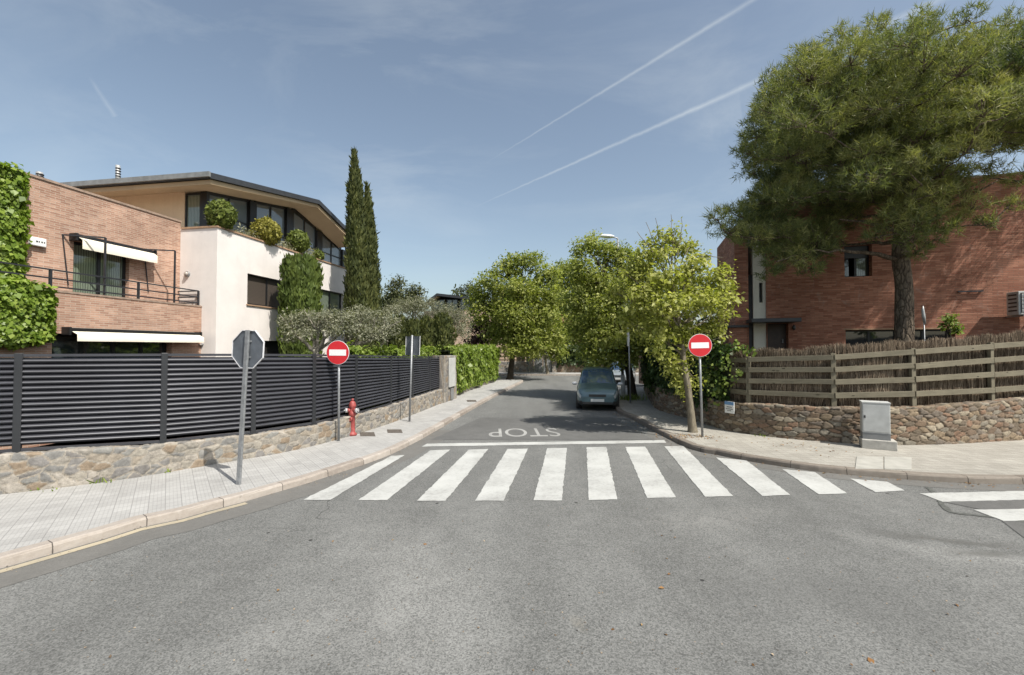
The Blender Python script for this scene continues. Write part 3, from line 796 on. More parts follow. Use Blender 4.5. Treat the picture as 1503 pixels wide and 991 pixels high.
# ------------------------------------------------------------------ louvred fence
FL = offset(WL, .15)
def fence_top(u): return lerp_tab([(-700, 2.41), (0, 2.39), (240, 2.38), (375, 2.36), (460, 2.33), (523, 2.29), (580, 2.22), (648, 2.10), (760, 2.1)], u)
fu = [-340, -115, 29, 242, 372.5, 460.5, 522, 573, 605, 630.5, 646]
fp = [at_u(FL, u) for u in fu]
t = thing('louvre_fence', 'dark grey metal fence with horizontal louvres on the low stone wall', 'fence', (fp[3].x, fp[3].y, .6))
for i, (u, p) in enumerate(zip(fu, fp)):
    d = (fp[min(i + 1, len(fp) - 1)] - fp[max(i - 1, 0)]).normalized(); yaw = math.atan2(d.y, d.x)
    z0, z1 = lerp_tab(tl_u, u) + .004, fence_top(u) + .012
    mb = MB(); mb.box((p.x, p.y, (z0 + z1) / 2), (.10, .09, z1 - z0), yaw); mb.box((p.x, p.y, z0 + .006), (.16, .14, .012), yaw)
    mb.build('post', M['anthracite'], t, bevel=.006)
for i in range(len(fu) - 1):
    a, b = fp[i], fp[i + 1]; d = (b - a).normalized(); a2, b2 = a + d * .044, b - d * .044
    za0, zb0 = lerp_tab(tl_u, fu[i]) + .015, lerp_tab(tl_u, fu[i + 1]) + .015; za1, zb1 = fence_top(fu[i]), fence_top(fu[i + 1])
    mb = MB(); N = 16
    out = Vector((d.y, -d.x, 0))
    for (k0, k1) in ((0, .028), (.972, 1.0)):
        mb.bar(Vector((a2.x, a2.y, za0 + (za1 - za0) * (k0 + k1) / 2)), Vector((b2.x, b2.y, zb0 + (zb1 - zb0) * (k0 + k1) / 2)), .055, (za1 - za0) * (k1 - k0))
    for k in range(N):
        f = .052 + .9 * (k + .5) / N
        pa, pb = Vector((a2.x, a2.y, za0 + (za1 - za0) * f)), Vector((b2.x, b2.y, zb0 + (zb1 - zb0) * f))
        # cambered slat: three narrow facets leaning outwards at the foot
        h = (za1 - za0) * .9 / N * 1.0
        prof = [(.034, .62 * h), (.02, .54 * h), (-.032, .24 * h), (-.042, .08 * h), (-.036, -.06 * h), (-.006, -.26 * h), (.03, -.42 * h)]
        for (o0, y0), (o1, y1) in zip(prof[:-1], prof[1:]):
            mb.face([pa - out * o0 + Vector((0, 0, y0)), pb - out * o0 + Vector((0, 0, y0)), pb - out * o1 + Vector((0, 0, y1)), pa - out * o1 + Vector((0, 0, y1))], smooth=False)
    mb.build('slat_panel', M['slat'], t, weld=False)
# stone pier with meter cupboard at the end of the fence
pp = [Vector((-2.98, 18.95, SW)), Vector((-2.66, 20.75, SW))]
d = (pp[1] - pp[0]).normalized()
t = thing('stone_pier', 'stone pier with grey meter door between louvred fence and ivy hedge', 'pier', (pp[0].x, pp[0].y, SW))
pr = [pp[0] - Vector((-d.y, d.x, 0)) * .045, pp[1] - Vector((-d.y, d.x, 0)) * .045]
st_ = stone_wall('masonry', None, [pr[0], pr[1]], [2.13, 2.1], M['stone_grey'], thick=.5, sx=.3, sy=.24, seed=12, res=.04)
st_.parent = t; st_.location = st_.location - Vector(t.location)
nrm = Vector((d.y, -d.x, 0))
mb = MB(); a = pp[0] + d * .55 + nrm * .10; b = pp[0] + d * 1.45 + nrm * .10
mb.bar(Vector((a.x, a.y, 1.38)), Vector((b.x, b.y, 1.38)), .05, 1.3); mb.build('meter_door', M['cabinet'], t, bevel=.008)
mb = MB(); mb.bar(Vector((a.x, a.y, .4)) + d * .3, Vector((a.x, a.y, .4)) + d * .62, .05, .5); mb.build('lower_hatch', M['cabinet_low'], t, bevel=.006)

# ------------------------------------------------------------------ wooden fence and brushwood
FR = offset(WR, .16)
rail_tab = {  # photo column -> rail heights
    1000: (2.10, 1.83, 1.52, 1.22), 1098: (2.15, 1.88, 1.56, 1.24), 1222: (2.25, 1.94, 1.62, 1.27), 1338: (2.38, 2.04, 1.70, 1.34), 1453: (2.53, 2.17, 1.80, 1.41), 1503: (2.62, 2.23, 1.84, 1.44), 1760: (2.85, 2.5, 2.1, 1.7)}
pu = [1042, 1098, 1222, 1338, 1453, 1590, 1760]
def railz(u, k): return lerp_tab([(a, b[k]) for a, b in sorted(rail_tab.items())], u)
ppos = [at_u(FR, u) for u in pu]
t = thing('wooden_fence', 'weathered wooden fence of four rails on the brown stone wall', 'fence', (ppos[2].x, ppos[2].y, 1.0))
for i, (u, p) in enumerate(zip(pu, ppos)):
    d = (ppos[min(i + 1, len(pu) - 1)] - ppos[max(i - 1, 0)]).normalized(); z0, z1 = lerp_tab(zr_u, u) - .02, railz(u, 0) + .10
    mb = MB(); mb.bar(Vector((p.x, p.y, z0)), Vector((p.x, p.y, z1)), .11, .09, up=Vector((-d.y, d.x, 0))); mb.build('post', M['fencewood'], t, bevel=.006)
for i in range(len(pu) - 1):
    for k in range(4):
        a, b = ppos[i], ppos[i + 1]; d = (b - a).normalized(); o_ = Vector((d.y, -d.x, 0)) * .062
        mb = MB(); mb.bar(Vector((a.x, a.y, railz(pu[i], k) + random.uniform(-.012, .012))) + o_ + d * .004, Vector((b.x, b.y, railz(pu[i + 1], k) + random.uniform(-.012, .012))) + o_ - d * .004, .042, .135 + random.uniform(-.006, .006))
        mb.build('rail', M['fencewood'], t, bevel=.005)
# brushwood screen: thousands of upright twigs
BR = offset(WR, .30)
b0 = [p for p in BR if p.y < 14.6]
vs = []; tn = []
Ls = np.concatenate([[0], np.cumsum([(b - a).length for a, b in zip(b0[:-1], b0[1:])])]); bx = np.array([p[:] for p in b0])
def brush_top(u): return lerp_tab([(1040, 2.20), (1075, 2.36), (1110, 2.44), (1170, 2.45), (1221, 2.54), (1338, 2.66), (1420, 2.76), (1503, 2.92), (1800, 3.2)], u)
def twig(s, off, z0, z1, w, lean):
    x, y = np.interp(s, Ls, bx[:, 0]), np.interp(s, Ls, bx[:, 1]); x2, y2 = np.interp(s + .02, Ls, bx[:, 0]), np.interp(s + .02, Ls, bx[:, 1])
    d = np.array([x2 - x, y2 - y]); d /= max(1e-6, np.linalg.norm(d)); n = np.array([d[1], -d[0]])
    a = random.uniform(-.9, .9); wd = (d * math.cos(a) + n * math.sin(a)) * w / 2
    b = np.array([x, y]) + n * off; tpt = b + d * lean + n * random.uniform(-.03, .03)
    return [(b[0] - wd[0], b[1] - wd[1], z0), (b[0] + wd[0], b[1] + wd[1], z0), (tpt[0] + wd[0] * .5, tpt[1] + wd[1] * .5, z1), (tpt[0] - wd[0] * .5, tpt[1] - wd[1] * .5, z1)]
tot = Ls[-1]
for _ in range(24000):
    s = random.uniform(0.02, tot - .04); u = u_of(Vector((np.interp(s, Ls, bx[:, 0]), np.interp(s, Ls, bx[:, 1]), 0))); zt = brush_top(u) + .05 * math.sin(s * 3.1) * math.sin(s * 7.7); zb = lerp_tab(zr_u, u) - .05
    if random.random() < .6: z0, z1 = zb + random.uniform(0, .5), random.uniform(zb + .6, zt)
    else: z0, z1 = random.uniform(zb + .5, zt - .3), zt + random.gauss(0, .022)
    vs += twig(s, random.uniform(-.02, .06), z0, z1, random.uniform(.005, .014), random.gauss(0, .09)); tn.append(random.random())
for k in range(len(b0) - 1):   # flat backing sheets in one dark tint behind the twigs
    a, b = b0[k], b0[k + 1]; za, zb_ = brush_top(u_of(a)) - .05, brush_top(u_of(b)) - .05
    for q in ((-.04, 0), (-.07, .5)):
        n_ = Vector((-(b - a).y, (b - a).x, 0)).normalized() * -q[0]
        vs += [(a.x + n_.x, a.y + n_.y, .9), (b.x + n_.x, b.y + n_.y, .9), (b.x + n_.x, b.y + n_.y, zb_), (a.x + n_.x, a.y + n_.y, za)]; tn.append(.12)
o = np_mesh('brushwood_screen', vs, 4, M['brush'], tint=tn, org=(b0[len(b0) // 2].x, b0[len(b0) // 2].y, .95))
props(o, 'brown brushwood screen of upright twigs behind the wooden rails', 'screen')

# ------------------------------------------------------------------ street furniture
def pole(mb, base, top, r=.03): mb.tube([base, top], [r, r], 12)
def no_entry(base, top_c, label, rad=.30):
    t = thing('no_entry_sign', label, 'road sign', base, 'no entry signs either side of the street')
    ax = (top_c - base).normalized()
    mb = MB(); pole(mb, base - Vector((0, 0, .02)), base + ax * ((top_c - base).length + rad * .9), .031); mb.build('pole', M['galv'], t)
    n = Vector((-.12, -1, 0)); n = (n - ax * n.dot(ax)).normalized(); sx = n.cross(ax) * -1
    c = top_c + n * .05
    def ring(r, o): return [c + n * o + sx * r * math.cos(a) + ax * r * math.sin(a) for a in [2 * math.pi * k / 48 for k in range(48)]]
    mb = MB(); mb.prism(ring(rad, 0), .012, n); pl = mb.build('plate', M['signrim'], t, bevel=.003)
    mb = MB(); mb.prism(ring(rad * .965, .0125), .002, n); mb.build('red_face', M['signred'], pl)
    w, h = rad * .74, rad * .25
    mb = MB(); q = c + n * .0155; mb.prism([q - sx * w - ax * h, q + sx * w - ax * h, q + sx * w + ax * h, q - sx * w + ax * h], .002, n); mb.build('white_bar', M['signwhite'], pl)
    mb = MB(); mb.bar(c + ax * .12 - n * .02 - sx * .05, c + ax * .12 - n * .02 + sx * .05, .06, .03); mb.build('clamp', M['galv'], t)
    return t
b = G(497, 647, SW); no_entry(b, P(497.5, 517.5, b.y - .05), 'no entry sign with crisp white bar, on the pole before the dark louvred fence', .306)
b = G(1031, 641, SW); no_entry(b, P(1026.5, 507, b.y), 'no entry sign beside the street tree, before the wooden rail fence', .305)
# octagonal sign seen from behind
b = G(350, 711, SW); c0 = P(362, 512.5, b.y + .02)
t = thing('stop_sign', 'back of an octagonal sign on a leaning grey pole beside the kerb', 'road sign', b)
ax = (c0 - b).normalized(); mb = MB(); top = b + ax * ((c0 - b).length + .335)
f_ = Vector((.24, .97, 0)).normalized(); f_ = (f_ - ax * f_.dot(ax)).normalized(); sx = f_.cross(ax)
mb.bar(b - Vector((0, 0, .02)), top, .08, .04, up=f_); mb.build('pole', M['galv'], t, bevel=.008)
c = c0 + f_ * .035; R_ = .36
def octo(r, o): return [c + f_ * o + sx * r * math.cos(a) + ax * r * math.sin(a) for a in [math.pi / 8 + math.pi / 4 * k for k in range(8)]]
mb = MB(); mb.prism(octo(R_, 0), .003, f_); pl = mb.build('plate', M['signback'], t)
mb = MB(); r0, r1 = octo(R_, -.018), octo(R_, .008); r2 = octo(R_ - .012, -.018)
for k in range(8):
    j = (k + 1) % 8; mb.face([r0[k], r0[j], r1[j], r1[k]]); mb.face([r0[k], r0[j], r2[j], r2[k]])
mb.build('rim', M['signrim'], pl)
mb = MB(); mb.prism(octo(R_ * .95, .0035), .002, f_); mb.build('red_face', M['signred'], pl)
tx = text_mesh('lettering', 'STOP', .5, .2, M['signwhite']); tx.parent = pl; ROOTLOC[tx.name] = Vector((0, 0, 0))
from mathutils import Matrix
mt = Matrix((-sx, ax, f_)).transposed().to_4x4(); mt.translation = c + f_ * .0075 - Vector(t.location); tx.matrix_local = mt
for k in (-.14, .14): mb = MB(); mb.bar(c0 + ax * k - sx * .07 + f_ * .026, c0 + ax * k + sx * .07 + f_ * .026, .012, .03); mb.build('clamp', M['galv'], t)
# narrow rectangular sign seen from behind
b = G(601, 618.5, SW); c0 = P(604.5, 507.5, b.y)
t = thing('parking_sign', 'back of a small rectangular sign on a thin pole before the fence end', 'road sign', b)
ax = (c0 - b).normalized(); mb = MB(); pole(mb, b - Vector((0, 0, .02)), b + ax * ((c0 - b).length + .34), .033); mb.build('pole', M['galv'], t)
f_ = Vector((.5, .87, 0)).normalized(); sx = Vector((f_.y, -f_.x, 0)); c = c0 + f_ * .05; w, h = .30, .31
def rect(o, k=1.0): return [c + f_ * o - sx * w * k - ax * h * k, c + f_ * o + sx * w * k - ax * h * k, c + f_ * o + sx * w * k + ax * h * k, c + f_ * o - sx * w * k + ax * h * k]
mb = MB(); mb.prism(rect(0), .004, f_); pl = mb.build('plate', M['signback'], t)
mb = MB(); r0, r1 = rect(-.018), rect(.006)
for k in range(4): j = (k + 1) % 4; mb.face([r0[k], r0[j], r1[j], r1[k]])
mb.build('rim', M['signrim'], pl); mb = MB(); mb.prism(rect(.0045, .95), .002, f_); mb.build('blue_face', M['signblue'], pl)
# edge-on sign post by the parked car
b = G(925.5, 592, SW); tp = P(922.5, 480, b.y)
t = thing('sign_post', 'thin grey post with an edge-on plate on the kerb beside the parked car', 'sign post', b)
mb = MB(); pole(mb, b - Vector((0, 0, .02)), tp, .034); mb.build('pole', M['galv'], t)
mb = MB(); ax = (tp - b).normalized(); c = tp - ax * .42 + Vector((-.045, 0, 0)); mb.bar(c - ax * .4, c + ax * .4, .02, .5, up=Vector((.15, 1, 0))); mb.build('plate', M['signrim'], t)
# street lamp
b = G(915, 583, SW); tp = P(906.5, 350, b.y)
t = thing('street_lamp', 'tall street lamp with white oval head above the tree crowns', 'street lamp', b)
mb = MB(); mb.tube([b - Vector((0, 0, .02)), b.lerp(tp, .5), tp], [.075, .06, .04], 12); mb.build('pole', M['galv'], t)
mb = MB(); mb.tube([b, b + (tp - b) * .14], [.10, .10], 12); mb.build('base_sleeve', M['signrim'], t)
mb = MB(); arm = tp + Vector((-.28, -.05, .05)); mb.tube([tp - Vector((0, 0, .08)), tp + Vector((-.02, 0, .02)), arm], [.04, .035, .03], 8); mb.build('arm', M['galv'], t)
mb = MB(); L_, hx = .75, arm + Vector((.08, 0, .02))
ring_pts = []
for k in range(9):
    f = k / 8; x = -L_ * f; r = max(.012, .16 * math.sin(math.pi * min(1, .12 + f * .86)) ** .6); ring_pts.append((hx + Vector((x, -.06 * f, .05 * f)), r))
mb2 = MB(); mb2.tube([p for p, r in ring_pts], [r for p, r in ring_pts], 14)
for i, p in enumerate(mb2.v): mb2.v[i] = Vector((p.x, p.y, hx.z + (p.z - hx.z) * .62))
hd = mb2.build('lamp_head', M['lamphead'], t)
# hydrant
b = G(517, 639, SW); t = thing('fire_hydrant', 'red pillar fire hydrant with silver caps against the low stone wall', 'hydrant', b)
mb = MB(); mb.lathe(b, [(0, 0), (.12, 0), (.12, .05), (.085, .07), (.07, .12), (.07, .52), (.095, .54), (.095, .62), (.075, .64), (.07, .74), (.095, .77), (.095, .81), (.085, .86), (.06, .91), (.03, .93), (0, .935)], 18); mb.build('body', M['hydrant'], t)
mb = MB(); mb.lathe(b + Vector((0, 0, .93)), [(0, 0), (.035, 0), (.035, .06), (0, .06)], 6); mb.build('operating_nut', M['hydrant'], t)
for sgn in (-1, 1):
    d = Vector((.9 * sgn, -.45, 0)).normalized(); q = b + Vector((0, 0, .68)); mb = MB(); mb.cyl(q + d * .06, q + d * .13, .055); nz = mb.build('nozzle', M['hydrant'], t)
    mb = MB(); mb.cyl(q + d * .13, q + d * .19, .062, 12); mb.cyl(q + d * .19, q + d * .22, .025, 6); mb.build('cap', M['hydrant_cap'], nz)
q = b + Vector((0, 0, .45)); d = Vector((-.3, -.95, 0)).normalized(); mb = MB(); mb.cyl(q + d * .05, q + d * .13, .06); mb.build('nozzle', M['hydrant'], t)
# utility cabinet
a = G(1265, 657.5, SW); d = Vector((.86, -.51, 0)).normalized(); b_ = a + d * .65; bk = Vector((-d.y, d.x, 0)); mid = (a + b_) / 2
t = thing('utility_cabinet', 'pale grey metal utility cabinet on a concrete plinth against the brown wall', 'cabinet', mid)
yaw = math.atan2(d.y, d.x); W_ = (b_ - a).length
c = mid + bk * .2; mb = MB(); mb.box((c.x, c.y, SW + .10), (W_, .42, .22), yaw); mb.build('plinth', M['concrete'], t, bevel=.015)
cc = mid + bk * .22 + d * -.04; mb = MB(); mb.box((cc.x, cc.y, .36), (W_ * .80, .32, .26), yaw); mb.build('base', M['cabinet_low'], t, bevel=.004)
mb = MB(); mb.box((cc.x, cc.y, .83), (W_ * .80, .32, .70), yaw); mb.box((cc.x, cc.y, 1.195), (W_ * .83, .35, .035), yaw); mb.build('body', M['cabinet'], t, bevel=.006)
q = cc - bk * .165; mb = MB(); mb.box((q.x, q.y, .83), (W_ * .75, .014, .63), yaw); dr = mb.build('door', M['cabinet'], t, bevel=.004)
q = cc - bk * .178 - d * W_ * .33; mb = MB(); mb.box((q.x, q.y, .86), (.03, .015, .06), yaw); mb.build('lock', M['darkplastic'], dr)
# white plaque on the wall
p = at_u(offset(WR, -.045), 1070); d = (at_u(WR, 1085) - at_u(WR, 1060)).normalized(); nrm = Vector((d.y, -d.x, 0))
def plq(u, v): return P(u, v, p.y)
t = thing('wall_plaque', 'small white plaque with blue band fixed to the brown stone wall', 'plaque', Vector((p.x, p.y, plq(1070, 598).z)))
pz = plq(1070, 598).z; W2, H2 = .15, .165
def pr4(w0, w1, h0, h1, o): return [Vector((p.x, p.y, pz)) + d * w + Vector((0, 0, h)) + nrm * o for w, h in ((w0, h0), (w1, h0), (w1, h1), (w0, h1))]
mb = MB(); mb.prism(pr4(-W2, W2, -H2, H2, 0), .02, nrm); mb.build('plate', M['whiteplastic'], t)
mb = MB(); mb.prism(pr4(-W2, W2, .07, H2, .0205), .003, nrm); mb.build('blue_band', M['plaqueblue'], t)
mb = MB()
for k, (x0, x1, y) in enumerate(((-.08, .08, .01), (-.11, .11, -.045), (-.06, .06, -.09))):
    x = x0
    while x < x1: w = random.uniform(.012, .03); mb.prism(pr4(x, min(x1, x + w), y - .012, y + .012, .0205), .002, nrm); x += w + .01
mb.build('lettering', M['darkplastic'], t)
# ------------------------------------------------------------------ houses
class Fr:
    """wall frame: t along the facade, s into the house, z up"""
    def __init__(s, O, e): s.O = Vector((O[0], O[1], 0)); s.e = Vector((e[0], e[1], 0)).normalized(); s.b = Vector((-s.e.y, s.e.x, 0))
    def p(s, t, d, z): q = s.O + s.e * t + s.b * d; return Vector((q.x, q.y, z))
    def hit(s, u, v, d=0.0):
        r = ray(u, v); o = s.O + s.b * d
        k = (o.x * s.b.x + o.y * s.b.y) / (r.x * s.b.x + r.y * s.b.y)
        q = Vector((r.x * k, r.y * k, 0)) - o
        return q.dot(s.e), CAMH + r.z * k
    def box(s, mb, t0, t1, d0, d1, z0, z1):
        b = [s.p(t0, d0, z0), s.p(t1, d0, z0), s.p(t1, d1, z0), s.p(t0, d1, z0)]
        return mb.hexa(b, [q + Vector((0, 0, z1 - z0)) for q in b])
def wall_open(mb, fr, d, t0, t1, z0, z1, ops, depth=.22):
    ts = sorted({t0, t1, *[x for o in ops for x in o[:2]]}); zs = sorted({z0, z1, *[x for o in ops for x in o[2:4]]})
    for a, b in zip(ts[:-1], ts[1:]):
        for c, e in zip(zs[:-1], zs[1:]):
            m, n = (a + b) / 2, (c + e) / 2
            if any(o[0] < m < o[1] and o[2] < n < o[3] for o in ops): continue
            mb.face([fr.p(a, d, c), fr.p(b, d, c), fr.p(b, d, e), fr.p(a, d, e)])
    for o in ops:
        a, b, c, e = o[:4]; g = d + depth
        mb.face([fr.p(a, d, c), fr.p(a, g, c), fr.p(a, g, e), fr.p(a, d, e)]); mb.face([fr.p(b, d, c), fr.p(b, g, c), fr.p(b, g, e), fr.p(b, d, e)])
        mb.face([fr.p(a, d, c), fr.p(b, d, c), fr.p(b, g, c), fr.p(a, g, c)]); mb.face([fr.p(a, d, e), fr.p(b, d, e), fr.p(b, g, e), fr.p(a, g, e)])
def block(mb, fr, t0, t1, d0, d1, z0, z1, front=(), depth=.22):
    wall_open(mb, fr, d0, t0, t1, z0, z1, list(front), depth)
    mb.face([fr.p(t1, d0, z0), fr.p(t1, d1, z0), fr.p(t1, d1, z1), fr.p(t1, d0, z1)]); mb.face([fr.p(t0, d1, z0), fr.p(t0, d0, z0), fr.p(t0, d0, z1), fr.p(t0, d1, z1)])
    mb.face([fr.p(t1, d1, z0), fr.p(t0, d1, z0), fr.p(t0, d1, z1), fr.p(t1, d1, z1)]); mb.face([fr.p(t0, d0, z1), fr.p(t1, d0, z1), fr.p(t1, d1, z1), fr.p(t0, d1, z1)])
def window(fr, d, t0, t1, z0, z1, parent, cols=2, rows=(), glass='glass', frame='frame', fw=.05, name='window', skip=()):
    """frame with its panes d metres behind the facade origin"""
    mb = MB()
    fr.box(mb, t0, t0 + fw, d - .03, d + .03, z0, z1); fr.box(mb, t1 - fw, t1, d - .03, d + .03, z0, z1)
    fr.box(mb, t0 + fw, t1 - fw, d - .03, d + .03, z0, z0 + fw); fr.box(mb, t0 + fw, t1 - fw, d - .03, d + .03, z1 - fw, z1)
    for k in range(1, cols):
        t = t0 + (t1 - t0) * k / cols; fr.box(mb, t - fw * .6, t + fw * .6, d - .028, d + .028, z0 + fw, z1 - fw)
    for zr in rows: fr.box(mb, t0 + fw, t1 - fw, d - .026, d + .026, zr - fw * .5, zr + fw * .5)
    w = mb.build(name, M[frame], parent, weld=False)
    for k in range(cols):
        if k in skip: continue
        a, b = t0 + (t1 - t0) * k / cols, t0 + (t1 - t0) * (k + 1) / cols
        g = MB(); g.face([fr.p(a + .01, d + .012, z0 + .01), fr.p(b - .01, d + .012, z0 + .01), fr.p(b - .01, d + .012, z1 - .01), fr.p(a + .01, d + .012, z1 - .01)])
        g.build('pane', M[glass], w, weld=False)
    return w
A = Fr((-10.1, 15.0), (.168, .986))      # the street side of the white house; the brick house shares its direction
# --- white house -----------------------------------------------------------
white = thing('white_house', 'white rendered house with glazed top storey under a low gable roof', 'house', A.p(0, 0, .1))
PARZ = 6.67
t1a, _ = A.hit(363, 425); _, z1b = A.hit(363, 446.5); _, z1t = A.hit(363, 401)
t1b = A.hit(424, 425)[0]
t2a, z2t = A.hit(470, 424); t2b = A.hit(503.5, 430)[0]
tg, zg = A.hit(381, 500)
ops = [(t1a, t1b, z1b, z1t), (t2a, t2b, z2t - 1.55, z2t), (tg, tg + 3.0, .1, zg)]
mb = MB(); block(mb, A, 0, 9.25, 0, 11, .05, PARZ - .06, ops, .2); mb.build('wall', M['stucco'], white)
mb = MB(); A.box(mb, -.04, 9.29, -.04, .22, PARZ - .06, PARZ); A.box(mb, -.04, .22, .22, 1.4, PARZ - .06, PARZ); mb.build('coping', M['coping'], white)
# shuttered window
w = window(A, .14, t1a + .002, t1b - .002, z1b + .002, z1t - .002, white, 2, (), 'shutter', 'frame', .05)
mb = MB(); A.box(mb, t1a - .05, t1b + .05, -.05, .14, z1b - .05, z1b - .002); mb.build('sill', M['coping'], w)
w = window(A, .14, t2a + .002, t2b - .002, z2t - 1.548, z2t - .002, white, 2, (), 'glass_curtain', 'frame', .06)
mb = MB(); A.box(mb, tg + .002, tg + 2.998, .17, .23, .1, zg - .002); mb.build('garage_dark_panel', M['darkroom'], white)  # dark panel stands in for the shade inside the garage opening
# loft storey: cream side wall, glazed front, dark posts
LP = 1.5
tc = A.hit(300, 300, LP)[0]
def roofz(t):
    return float(np.interp(t, [-.15, 6.1, 9.9], [8.38, 9.5, 8.45]))
mb = MB()
def poly_wall(tb, d0, d1, z0, z1): mb.face([A.p(tb, d0, z0), A.p(tb, d1, z0), A.p(tb, d1, z1), A.p(tb, d0, z1)])
A.box(mb, tc - .004, tc + .2, LP + .85, 10.5, PARZ - .2, roofz(tc) - .2); A.box(mb, tc + .2, 9.3, 9.9, 10.5, PARZ - .2, 8.3)
mb.build('side_wall', M['stucco_cream'], white)
cols_u = [(293, 303.5), (364, 373.5), (418.5, 428.5), (463.5, 471), (501, 508)]
cols_t = [(A.hit(a, 300, LP)[0], A.hit(b, 300, LP)[0]) for a, b in cols_u]; cols_t[0] = (tc - .02, cols_t[0][1])
for a, b in cols_t:
    mb = MB(); z1 = min(roofz(a), roofz(b)) - .3; A.box(mb, a, b, LP - .12, LP + .16, PARZ - .4, z1); mb.build('post', M['frame'], white)
ttr = A.hit(331, 290, LP)
for (a0, a1), (b0_, b1_) in zip(cols_t[:-1], cols_t[1:]):
    ta, tb = a1, b0_; tm = (ta + tb) / 2
    mb = MB(); zs = PARZ - .35
    def slope(t): return roofz(t) - .34
    for x in (ta + .02, tm, tb - .02):
        A.box(mb, x - .03, x + .03, LP - .03, LP + .03, zs, slope(x) - .02)
    for zz in (zs + .03, 7.62):
        if zz > zs + .1: A.box(mb, ta + .05, tm - .03, LP - .025, LP + .025, zz - .03, zz + .03); A.box(mb, tm + .03, tb - .05, LP - .025, LP + .025, zz - .03, zz + .03)
    q = [A.p(ta, LP - .03, slope(ta) - .05), A.p(tb, LP - .03, slope(tb) - .05), A.p(tb, LP - .03, slope(tb) + .14), A.p(ta, LP - .03, slope(ta) + .14)]
    mb.prism(q, .06, A.b)
    w = mb.build('window', M['frame'], white, weld=False)
    for x0, x1 in ((ta, tm), (tm, tb)):
        g = MB(); g.face([A.p(x0 + .01, LP + .012, zs), A.p(x1 - .01, LP + .012, zs), A.p(x1 - .01, LP + .012, slope(x1)), A.p(x0 + .01, LP + .012, slope(x0))]); g.build('pane', M['glass_blue'], w, weld=False)
# glazed return on the side wall
mb = MB(); zt_ = roofz(tc) - .32
for d0, d1 in ((LP + .16, LP + .22), (LP + .79, LP + .848)): A.box(mb, tc + .02, tc + .08, d0, d1, PARZ - .2, zt_)
A.box(mb, tc + .02, tc + .08, LP + .22, LP + .79, zt_ - .07, zt_)
w = mb.build('window', M['frame'], white, weld=False)
g = MB(); g.face([A.p(tc + .06, LP + .2, PARZ - .2), A.p(tc + .06, LP + .8, PARZ - .2), A.p(tc + .06, LP + .8, zt_ - .02), A.p(tc + .06, LP + .2, zt_ - .02)]); g.build('pane', M['glass_curtain'], w, weld=False)
# roof
RT = [-.1, 6.1, 10.0]
rf = None
mb = MB()
def roofslab(mb, dz0, dz1, d0, d1, ext=0.0):
    for a, b in zip(RT[:-1], RT[1:]):
        a_, b_ = a - (ext if a == RT[0] else 0), b + (ext if b == RT[-1] else 0)
        base = [A.p(a_, d0, roofz(a) + dz0), A.p(b_, d0, roofz(b) + dz0), A.p(b_, d1, roofz(b) + dz0), A.p(a_, d1, roofz(a) + dz0)]
        mb.hexa(base, [q + Vector((0, 0, dz1 - dz0)) for q in base])
roofslab(mb, -.10, .10, .2, 10.8); rf = mb.build('roof', M['fascia'], white)
mb = MB(); roofslab(mb, -.26, -.103, .3, 10.7, -.1); mb.build('soffit', M['soffit'], rf)
mb = MB(); A.box(mb, -.19, -.103, .19, 10.8, roofz(-.1) - .06, roofz(-.1) + .11); mb.build('gutter', M['fascia_lit'], rf)
# chimneys of sheet metal
def vent_pipe(u, v0, v1, Y, parent, name='chimney'):
    a, b = P(u, v0, Y), P(u, v1, Y); mb = MB(); mb.tube([a, b], [.085, .085], 10); c = mb.build(name, M['chimney'], parent)
    mb = MB(); n = 5
    for k in range(n):
        z = a.z + (b.z - a.z) * (.35 + .12 * k); mb.lathe((a.x, a.y, z), [(.085, 0), (.10, .015), (.10, .04), (.085, .05)], 10)
    mb.build('cowl', M['frame'], c)
vent_pipe(173, 275, 243, 19.0, rf)
# round wall lamps on the end wall
for (u, v, r) in ((275.5, 402.5, .10), (297, 506, .05)):
    q = Fr((-10.1, 15.0), (.986, -.168))  # end wall frame: runs back along -t
    rr_ = ray(u, v); n_ = A.e; k = (A.O.dot(n_)) / (rr_.x * n_.x + rr_.y * n_.y); c = Vector((rr_.x * k, rr_.y * k, CAMH + rr_.z * k))
    mb = MB(); mb.cyl(c, c - n_ * .05, r); lp = mb.build('wall_lamp', M['galv'], white)
    mb = MB(); mb.tube([c - n_ * .05, c - n_ * .09, c - n_ * .12], [r * .8, r * .7, r * .3], 12); mb.build('globe', M['lampglobe'], lp)
# --- brick house -------------------------------------------------------------
brk = thing('brick_house', 'pale red brick house with balcony, cream awnings and climbing ivy', 'house', A.p(-4, .57, .1))
UP, LO = 1.46, .57
tw0, zwt = A.hit(108, 366, UP); tw1 = A.hit(190, 380, UP)[0]
mb = MB(); block(mb, A, -11, -.006, UP, 9.5, 3.0, 6.85, [(tw0, tw1, 3.15, zwt + .25)], .25); mb.build('wall', M['brick_pink'], brk)
mb = MB(); A.box(mb, -11.03, -.006, UP - .03, UP + .3, 6.85, 6.91); A.box(mb, -11.03, -.006, UP + .3, 9.53, 6.852, 6.88); mb.build('coping', M['brick_cap'], brk)
tl0, tl1 = A.hit(76, 510, LO)[0], A.hit(252, 510, LO)[0]
mb = MB(); block(mb, A, -11, -.006, LO, 9.4, .05, 2.998, [(tl0, tl1, .2, 2.85)], .3)
A.box(mb, -11, -.006, LO - .004, LO + .22, 3.0, 3.88); A.box(mb, -.22, -.006, LO + .22, UP - .003, 3.0, 3.88)
mb.build('balcony_wall', M['brick_pink'], brk)
mb = MB(); A.box(mb, -11, -.004, LO - .02, LO + .24, 3.88, 3.93); mb.build('balcony_coping', M['brick_cap'], brk)
